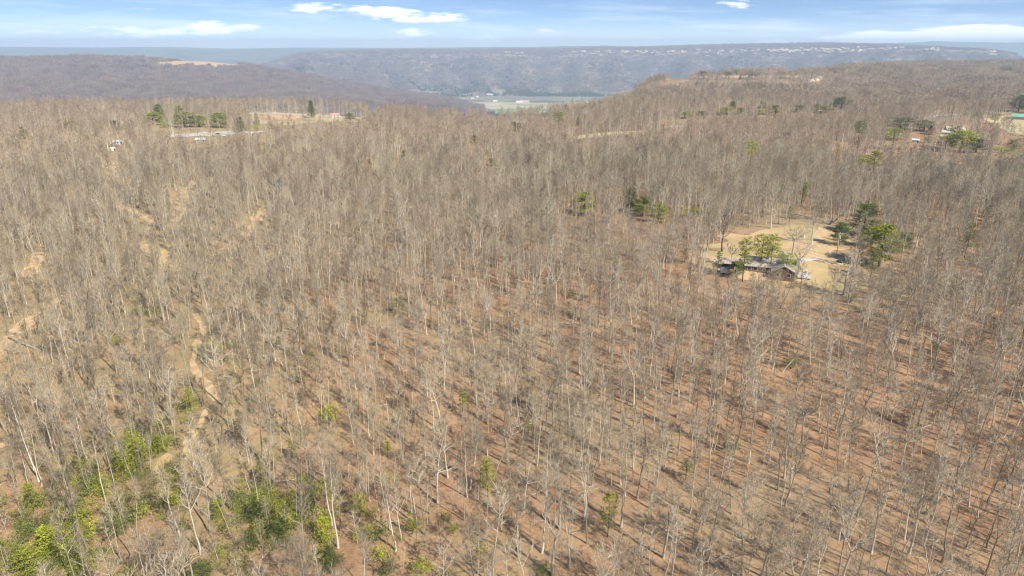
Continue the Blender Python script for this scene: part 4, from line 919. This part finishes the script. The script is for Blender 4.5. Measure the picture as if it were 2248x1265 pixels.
# dark conifer stands on the valley slopes
concol = bpy.data.collections.new('far_conifer_kinds')
for i in range(3):
    rr.seed(400 + i); K = MB()
    for _ in range(9):
        o = np.array([rr.uniform(-14, 14), rr.uniform(-14, 14), 0]); h = rr.uniform(13, 24); q = rr.uniform(2.6, 4.6)
        for lv in range(3):
            z0 = h * (.1 + .28 * lv); rad = q * (1 - .28 * lv); ring = [o + [rad * rr.uniform(.7, 1.1) * math.cos(t), rad * rr.uniform(.7, 1.1) * math.sin(t), z0 + rr.uniform(-.8, .8)] for t in np.arange(6) * 1.047]; K.add(ring + [o + [0, 0, z0 + h * .42]], [(i_, (i_ + 1) % 6, 6) for i_ in range(6)])
    concol.objects.link(bpy.data.objects.new('far_conifer_kind', K.mesh('conifers', M['farpine'])))
A2 = rng.uniform(az_of(640), az_of(2100), 9000); R2 = rng.uniform(4550, 6150, 9000) - 0; X, Y = R2 * np.sin(A2), R2 * np.cos(A2)
k = (wob(X, Y, 700, 3) + .5 * wob(X, Y, 260, 1)) - (R2 - 4700) / 1900 > rng.uniform(-.5, .5, 9000); X, Y, A2, R2 = X[k], Y[k], A2[k], R2[k]; Z = ridge[3](A2, R2)
ppx, ppy = project(X, Y, Z); k = ~((ppx > 940) & (ppx < 1340) & (ppy > 217)); X, Y, Z = X[k], Y[k], Z[k]; n = len(X); sc = rng.uniform(.5, 1.1, n)
scatter('forest', np.stack([X, Y, Z], -1), rots(n) * [0, 0, 1], np.repeat(sc[:, None], 3, 1), rng.integers(0, 3, n), concol, 'dark conifers on the foot of the ridge and round the farms')
A2 = rng.uniform(az_of(60), az_of(900), 700); R2 = rng.uniform(3100, 3480, 700); X, Y = R2 * np.sin(A2), R2 * np.cos(A2); k = wob(X, Y, 300, 2) > .25; X, Y, A2, R2 = X[k], Y[k], A2[k], R2[k]; n = len(X)
scatter('forest', np.stack([X, Y, hill[3](A2, R2)], -1), rots(n) * [0, 0, 1], np.full((n, 3), .55), rng.integers(0, 3, n), concol, 'dark conifers scattered below the hilltop field')

# ------------------------------------------------------------------ buildings
def prism(mb, x0, x1, y0, y1, z0, zr, ov=.0, th=.18, axis='x'):       # gable roof with thickness, ridge along axis
    def P(x, y, z): return (x, y, z) if axis == 'x' else (y, x, z)
    if axis == 'y': x0, x1, y0, y1 = y0, y1, x0, x1
    x0 -= ov; x1 += ov; ym = (y0 + y1) / 2; s = (zr - z0) / ((y1 - y0) / 2); y0 -= ov; y1 += ov; z0 = z0 - ov * s
    for ya in (y0, y1):
        vs = [P(x0, ya, z0), P(x1, ya, z0), P(x1, ym, zr), P(x0, ym, zr)]; vs += [(a, b, c + th) for a, b, c in vs]
        mb.add(vs, [(0, 1, 2, 3), (4, 5, 6, 7), (0, 1, 5, 4), (1, 2, 6, 5), (3, 0, 4, 7)])
def body(mb, x0, x1, y0, y1, h, zr, axis='x'):
    mb.box(((x0 + x1) / 2, (y0 + y1) / 2, h / 2 - .3), (x1 - x0, y1 - y0, h + .6))
    if zr > h:
        if axis == 'x': ym = (y0 + y1) / 2; g = [[(x, y0, h), (x, y1, h), (x, ym, zr)] for x in (x0 + .01, x1 - .01)]
        else: xm = (x0 + x1) / 2; g = [[(x0, y, h), (x1, y, h), (xm, y, zr)] for y in (y0 + .01, y1 - .01)]
        for t in g: mb.add(t, [(0, 1, 2)])
def house(name, px, py, Lm, Wm, hw, hr, wall, roof, label, cat='house', turn=0.0, win=2, door=True, chim=None, surf=hit, group=None, z=None):
    p = surf(px, py) if z is None else z; e = empty(name, p, -math.atan2(p[0], p[1]) + turn); tag(e, label, cat, group); x0, x1, y0, y1 = -Lm / 2, Lm / 2, 0, Wm
    mb = MB(); body(mb, x0, x1, y0, y1, hw, hw + hr - .02); link('wall', mb.mesh('wall', wall), e)
    mb = MB(); prism(mb, x0, x1, y0, y1, hw, hw + hr, .4); ro = link('roof', mb.mesh('roof', roof), e)
    for i in range(win):
        wx = x0 + Lm * (i + .5) / (win + (1 if door else 0)); fr = MB(); s = .1; fr.box((wx, -.04, hw * .55), (1.3, .08, 1.2)); f = link('window', fr.mesh('window_frame', M['white']), e); g_ = MB(); g_.box((wx, -.09, hw * .55), (1.1, .04, 1.0)); link('pane', g_.mesh('pane', M['glass']), f)
    if door: mb = MB(); mb.box((x1 - Lm * .14, -.05, 1.0), (1.0, .1, 2.0)); link('door', mb.mesh('door', M['darkwood']), e)
    if chim: mb = MB(); mb.box((chim, Wm * .6, (hw + hr + .8) / 2), (.9, .9, hw + hr + .8)); mb.box((chim, Wm * .6, hw + hr + .9), (1.1, 1.1, .2)); link('chimney', mb.mesh('chimney', M['stone']), ro)
    return e
# the house on the lawn: long gabled range, brick-faced wing towards the viewer, rear wing
p = hit(1692, 604); e = empty('house', p, -math.atan2(p[0], p[1]) + .06); tag(e, 'long low house with brown roofs behind pines on the lawn', 'house')
mb = MB(); body(mb, -8.5, 7.6, 0, 7.6, 2.7, 4.75); body(mb, 0.2, 7.2, -4.6, 0, 2.7, 4.63, 'y'); body(mb, 1.2, 7.2, 7.6, 13, 2.7, 4.58, 'y'); link('wall', mb.mesh('wall', M['brick']), e)
mb = MB(); prism(mb, -8.5, 7.6, 0, 7.6, 2.7, 4.8, .5); prism(mb, .2, 7.2, -4.6, 2.5, 2.72, 4.68, .5, axis='y'); prism(mb, 1.2, 7.2, 5.0, 13, 2.74, 4.63, .5, axis='y'); ro = link('roof', mb.mesh('roof', M['roofbrown']), e)
mb = MB(); mb.tube([(-1.2, 3.2, 4), (-1.2, 3.2, 7.0)], [.45, .42], 10, cap=True); mb.tube([(-1.2, 3.2, 7.0), (-1.2, 3.2, 7.5)], [.6, .25], 10, cap=True); link('flue', mb.mesh('flue', M['white']), ro)
mb = MB(); mb.box((8.2, 1.6, 3.0), (1.1, 1.3, 6.2)); mb.box((8.2, 1.6, 6.2), (1.35, 1.55, .25)); link('chimney', mb.mesh('chimney', M['stone']), e)
for wx, yy in ((-7, 0), (-5.2, 0), (-3.4, 0), (2.2, -4.6), (5.2, -4.6)):
    fr = MB(); fr.box((wx, yy - .04, 1.6), (1.4, .08, 1.3)); f = link('window', fr.mesh('window_frame', M['white']), e); g_ = MB(); g_.box((wx, yy - .09, 1.6), (1.2, .04, 1.1)); link('pane', g_.mesh('pane', M['glass']), f)
mb = MB(); mb.box((-1.3, -.05, 1.05), (1.0, .1, 2.1)); link('door', mb.mesh('door', M['darkwood']), e)
mb = MB(); mb.box((10.6, 1.5, .12), (4.4, 4.6, .24)); link('patio', mb.mesh('patio', M['concrete']), e)
for q in ((9.6, -.6), (12.4, -.6), (12.4, 3.6)): mb = MB(); mb.box((q[0], q[1], 1.3), (.16, .16, 2.4)); link('post', mb.mesh('post', M['white']), e)
# shed with a white trailer in front
p = hit(1597, 594); e = empty('shed', p, -math.atan2(p[0], p[1])); tag(e, 'small open shed with weathered pale roof left of the house', 'shed')
mb = MB(); mb.box((0, 2.6, 1.1), (4.4, .12, 2.2)); mb.box((-2.14, 1.2, 1.1), (.12, 2.7, 2.2)); mb.box((2.14, 1.2, 1.1), (.12, 2.7, 2.2)); link('wall', mb.mesh('wall', M['darkwood']), e)
mb = MB(); mb.add([(-2.7, -.5, 2.1), (2.7, -.5, 2.1), (2.7, 3.1, 3.1), (-2.7, 3.1, 3.1), (-2.7, -.5, 2.25), (2.7, -.5, 2.25), (2.7, 3.1, 3.25), (-2.7, 3.1, 3.25)], [(3, 2, 1, 0), (4, 5, 6, 7), (0, 1, 5, 4), (1, 2, 6, 5), (2, 3, 7, 6), (3, 0, 4, 7)]); link('roof', mb.mesh('roof', M['roofbrown']), e)
p = hit(1590, 602); e = empty('trailer', p, -math.atan2(p[0], p[1]) + .15); tag(e, 'small white box trailer parked in front of the shed', 'trailer')
mb = MB(); mb.box((0, 0, 1.2), (2.9, 1.7, 1.5)); mb.add([(-1.45, -.85, 1.95), (1.45, -.85, 1.95), (1.45, .85, 1.95), (-1.45, .85, 1.95), (-1.35, -.3, 2.2), (1.35, -.3, 2.2), (1.35, .5, 2.2), (-1.35, .5, 2.2)], [(4, 5, 6, 7), (0, 1, 5, 4), (1, 2, 6, 5), (2, 3, 7, 6), (3, 0, 4, 7)]); link('body', mb.mesh('body', M['white']), e)
for sx_ in (-.5, .5):
    mb = MB(); mb.tube([(sx_, -.95, .32), (sx_, -.72, .32)], [.32, .32], 14, cap=True); link('wheel', mb.mesh('wheel', M['rubber']), e)
mb = MB(); mb.tube([(1.4, 0, .5), (2.4, 0, .45)], [.05, .04], 6, cap=True); link('hitch', mb.mesh('hitch', M['darkwood']), e)
# utility pole
p = hit(1835, 567); e = empty('utility_pole', p); tag(e, 'pale wooden utility pole at the right edge of the lawn', 'pole')
mb = MB(); mb.tube([(0, 0, -.5), (0, 0, 9.6)], [.19, .13], 10, cap=True); link('post', mb.mesh('post', M['pole'], sm=True), e)
mb = MB(); mb.tube([(.28, -.1, 7.2), (.28, -.1, 8.3)], [.24, .24], 12, cap=True); link('transformer', mb.mesh('transformer', M['metal']), e)
mb = MB(); mb.box((0, -.2, 9.1), (1.5, .12, .12)); link('crossarm', mb.mesh('crossarm', M['pole']), e)
def car(px, py, turn, paint, label, surf=hit):
    p = surf(px, py); e = empty('parked_car', p, -math.atan2(p[0], p[1]) + turn); tag(e, label, 'car')
    mb = MB(); prof = [(-2.3, .35), (-2.3, .85), (-1.3, .95), (-.7, 1.45), (.9, 1.48), (1.7, .98), (2.25, .9), (2.3, .35)]; n_ = len(prof)
    mb.add([(x, -.88, z) for x, z in prof] + [(x, .88, z) for x, z in prof], [tuple(range(n_)), tuple(range(n_, 2 * n_))[::-1]] + [(i, (i + 1) % n_, n_ + (i + 1) % n_, n_ + i) for i in range(n_)]); b_ = link('body', mb.mesh('body', paint), e)
    mb = MB(); mb.box((.1, 0, 1.2), (1.7, 1.79, .32)); link('window', mb.mesh('window', M['glass']), e)
    for x in (-1.4, 1.4):
        for y in (-.82, .82): mb = MB(); mb.tube([(x, y - .12, .33), (x, y + .12, .33)], [.33, .33], 14, cap=True); link('wheel', mb.mesh('wheel', M['rubber']), e)
car(1853, 578, .3, M['darkcar'], 'dark car parked at the right edge of the lawn')
def drum(px, py, s, label):
    p = hit(px, py); mb = MB(); mb.tube([(0, 0, 0), (0, 0, .15), (0, 0, 1.1), (0, 0, 1.2)], [.36 * s, .42 * s, .42 * s, .3 * s], 14, cap=True); mb.tube([(0, 0, 1.2), (0, 0, 1.32)], [.12, .1], 8, cap=True); o = link('barrel', mb.mesh('barrel', M['white'])); o.location = p; tag(o, label, 'barrel')
drum(1764, 523, 1.3, 'small white barrel beside the bare tree on the back lawn')
drum(1770, 601, 1.3, 'white barrel standing on the patio')
# houses and barns of the middle distance
house('house', 735, 258.5, 11, 7, 2.6, 2.3, M['white'], M['redroof'], 'white house with rusty red roof by the open field', turn=-.1, win=2, chim=3.5)
e = house('barn', 2247, 264, 24, 9, 3.2, 2.6, M['greysiding'], M['greenroof'], 'grey barn with green metal roof cut by the right edge', 'barn', turn=-.05, win=0)
e = house('house', 2098, 293, 15, 8, 2.8, 2.6, M['tan'], M['tan'], 'tan gabled house behind evergreens near the right edge', turn=.35, win=3)
e = house('garage', 2076, 297, 7, 6, 2.3, 1.6, M['tan'], M['concrete'], 'low pale garage left of the tan house', 'garage', turn=-.1, win=0)
house('trailer_home', 259, 317, 7, 3.4, 2.2, .7, M['metal'], M['metal'], 'pale metal trailer home alone in the left woods', 'trailer', turn=.1, win=2)
house('trailer_home', 440, 312, 7.5, 4, 2.0, 1.1, M['greysiding'], M['metal'], 'blue grey roofed trailer home below the road', 'trailer', turn=-.25, win=1)
house('shed', 249, 331, 2.6, 2.4, 1.8, .6, M['white'], M['white'], 'tiny white shed below the pale trailer home', 'shed', win=0)
house('shed', 553, 297.5, 3, 3, 2.0, .8, M['white'], M['white'], 'tiny white shed at the right end of the road', 'shed', win=0)
house('shed', 2009, 314, 5, 4, 2.2, .9, M['white'], M['white'], 'small white shed left below the tan house', 'shed', win=0)
house('shed', 2150, 312, 5, 4, 1.8, .8, M['white'], M['metal'], 'small pale shed right below the tan house', 'shed', win=0)
car(478, 296, .1, M['darkcar'], 'dark car on the road in the left distance'); car(491, 299.5, .0, M['carpaint'], 'silver car beside the road in the left distance')
car(2062, 256, .0, M['carpaint'], 'silver car on the pale lane at the right')
house('house', 1490, 168.5, 16, 9, 3.2, 2.6, M['white'], M['metal'], 'white house at the left end of the far cleared spur', turn=.1, win=2)
house('house', 1668, 167, 10, 7, 3, 2, M['tan'], M['tan'], 'small tan house midway along the far cleared spur', turn=.1, win=1)
# valley farms
def fl(px, py): q = on_floor(px, py); return np.array([q[0], q[1], -225.3])
house('barn', 1140, 226, 40, 18, 6, 5, M['white'], M['white'], 'long white barn in the valley fields', 'barn', win=0, surf=fl)
house('barn', 1152, 225, 52, 20, 6, 5, M['white'], M['redroof'], 'long pale red roofed barn right of the white barn', 'barn', win=0, surf=fl)
for i, (px, py, L_, lb) in enumerate([(1073, 209, 24, 'biggest white farmhouse in the valley hamlet'), (1080, 209.5, 14, 'small white farmhouse right of the biggest one'), (1022, 211, 18, 'white farmhouse at the left of the valley'), (1011, 211.5, 12, 'leftmost small white farmhouse in the valley'),
      (1048, 214, 14, 'white farmhouse between the left and biggest ones'), (1087, 224, 24, 'cream shed at the edge of the valley field'), (1038, 218, 18, 'white shed by the brown valley field')]):
    q = np.array([*on_floor(px, py), 0.]); aa, rr_ = math.atan2(q[0], q[1]), math.hypot(q[0], q[1])
    x_, f_, u_ = ray(px, py); Ls = math.hypot(x_, f_); rs_ = np.arange(3600, 6200, 3.0); zz_ = np.maximum(ridge[3](np.full(rs_.shape, math.atan2(x_, f_)), rs_), -225.3); kk = np.nonzero(CAM_Z + rs_ * u_ / Ls <= zz_)[0][0]
    house('farmhouse', px, py, L_, L_ * .6, 5, 4, M['white'], M['white'], lb, win=0, door=False, group='farm buildings in the valley', z=np.array([rs_[kk] * x_ / Ls, rs_[kk] * f_ / Ls, zz_[kk]]))
# masts on the hill across the valley
for px, hpx, lb in ((323, 22, 'taller lattice mast on the hill across the valley'), (327, 15, 'shorter lattice mast right of the taller one on the hill')):
    x_, y_ = hill_px(px, 141); r_ = math.hypot(x_, y_); z_ = float(hill[3](np.array(math.atan2(x_, y_)), np.array(r_))); hm = hpx / F * r_ + 10; mb = MB()
    for sx_, sy_ in ((-2.4, -2.4), (2.4, -2.4), (2.4, 2.4), (-2.4, 2.4)): mb.tube([(sx_, sy_, -2), (sx_ * .15, sy_ * .15, hm)], [.22, .14], 4)
    for k_ in range(8):
        z1 = hm * k_ / 8; s1 = 2.4 * (1 - .85 * k_ / 8); s2 = 2.4 * (1 - .85 * (k_ + 1) / 8); mb.tube([(-s1, -s1, z1), (s2, -s2, z1 + hm / 8)], [.1, .1], 3); mb.tube([(s1, -s1, z1), (-s2, -s2, z1 + hm / 8)], [.1, .1], 3)
    o = link('mast', mb.mesh('mast', M['metal'])); o.location = (x_, y_, z_); tag(o, lb, 'mast')
# pale sandstone along the ridge rim and on the spur
def rocks(pts, surfz, s, dark=False):
    mb = MB()
    for (x, y, z) in pts:
        for _ in range(5):
            o = np.array([x + rr.uniform(-s, s), y + rr.uniform(-s, s) * .4, z + rr.uniform(-.1, .3) * s]); q = s * rr.uniform(.35, .8); vs = []
            for zz_ in (-1, .1, .8):
                n_ = 7
                for k in range(n_): t = k * 6.283 / n_; rad = q * rr.uniform(.7, 1.15) * (.65 if zz_ > .5 else 1); vs.append(o + [rad * math.cos(t) * 2.4, rad * math.sin(t), zz_ * q * rr.uniform(.7, 1.1)])
            vs.append(o + [0, 0, q]); mb.add(vs, [(a * 7 + k, a * 7 + (k + 1) % 7, a * 7 + 7 + (k + 1) % 7, a * 7 + 7 + k) for a in (0, 1) for k in range(7)] + [(14 + k, 14 + (k + 1) % 7, 21) for k in range(7)])
    return mb.mesh('cliff', M['rock'])
rr.seed(90); pts = []
for px, wpx in [(982, 8), (1115, 12), (1140, 20), (1262, 14), (1280, 12), (1310, 22), (1340, 20), (1375, 26), (1436, 16), (1470, 16), (1500, 10), (1530, 6), (1552, 14), (1608, 14), (1628, 10), (1690, 14), (1710, 24), (1760, 40), (1800, 30), (1850, 30), (1910, 14), (1945, 34), (1970, 16), (2035, 20), (2050, 14), (2170, 22), (1405, 30), (1580, 16), (1655, 20), (1730, 30), (1830, 40), (1880, 30)]:
    for k in range(max(1, int(wpx / 3))):
        if rr.random() < .22: continue
        a_ = az_of(px - wpx / 2 + k * 3 + rr.uniform(-1, 1)); r_ = 6330 + rr.choice((-20, 0, 0, 10, 20, 110)) + rr.uniform(-12, 12); pts.append((r_ * math.sin(a_), r_ * math.cos(a_), float(ridge[3](np.array(a_), np.array(r_))) + rr.uniform(5, 11)))
tag(link('cliff', rocks(pts, None, 8)), kind='structure')
pts = [tuple(hit(px + rr.uniform(-6, 6), py + rr.uniform(-1.5, 1.5))) for px, py in [(1748, 178), (1760, 176), (1772, 178), (1784, 175), (1796, 174), (1765, 180), (1460, 196), (1470, 200), (1440, 186), (1478, 190), (1500, 196), (1430, 184)]]
tag(link('cliff', rocks(pts, None, 5)), kind='structure')

# ------------------------------------------------------------------ air
bx_, bt_ = 16000, 215
mb = MB(); mb.add([(-bx_, -3000, -241), (bx_, -3000, -241), (bx_, 15800, -241), (-bx_, 15800, -241), (-bx_, -3000, bt_), (bx_, -3000, bt_), (bx_, 15800, bt_), (-bx_, 15800, bt_)], [(3, 2, 1, 0), (4, 5, 6, 7), (0, 1, 5, 4), (1, 2, 6, 5), (2, 3, 7, 6), (3, 0, 4, 7)])
hm_ = bpy.data.materials.new('haze'); hm_.use_nodes = True; nt = hm_.node_tree; nt.nodes.remove(nt.nodes['Principled BSDF'])
pv = nd(nt, 'ShaderNodeVolumePrincipled'); pv.inputs['Color'].default_value = (.62, .80, 1, 1); pv.inputs['Density'].default_value = 1.25e-4; pv.inputs['Anisotropy'].default_value = 0.0
nt.links.new(pv.outputs[0], nt.nodes['Material Output'].inputs['Volume']); hm_.cycles.homogeneous_volume = True
tag(link('haze', mb.mesh('haze', hm_)), kind='stuff')
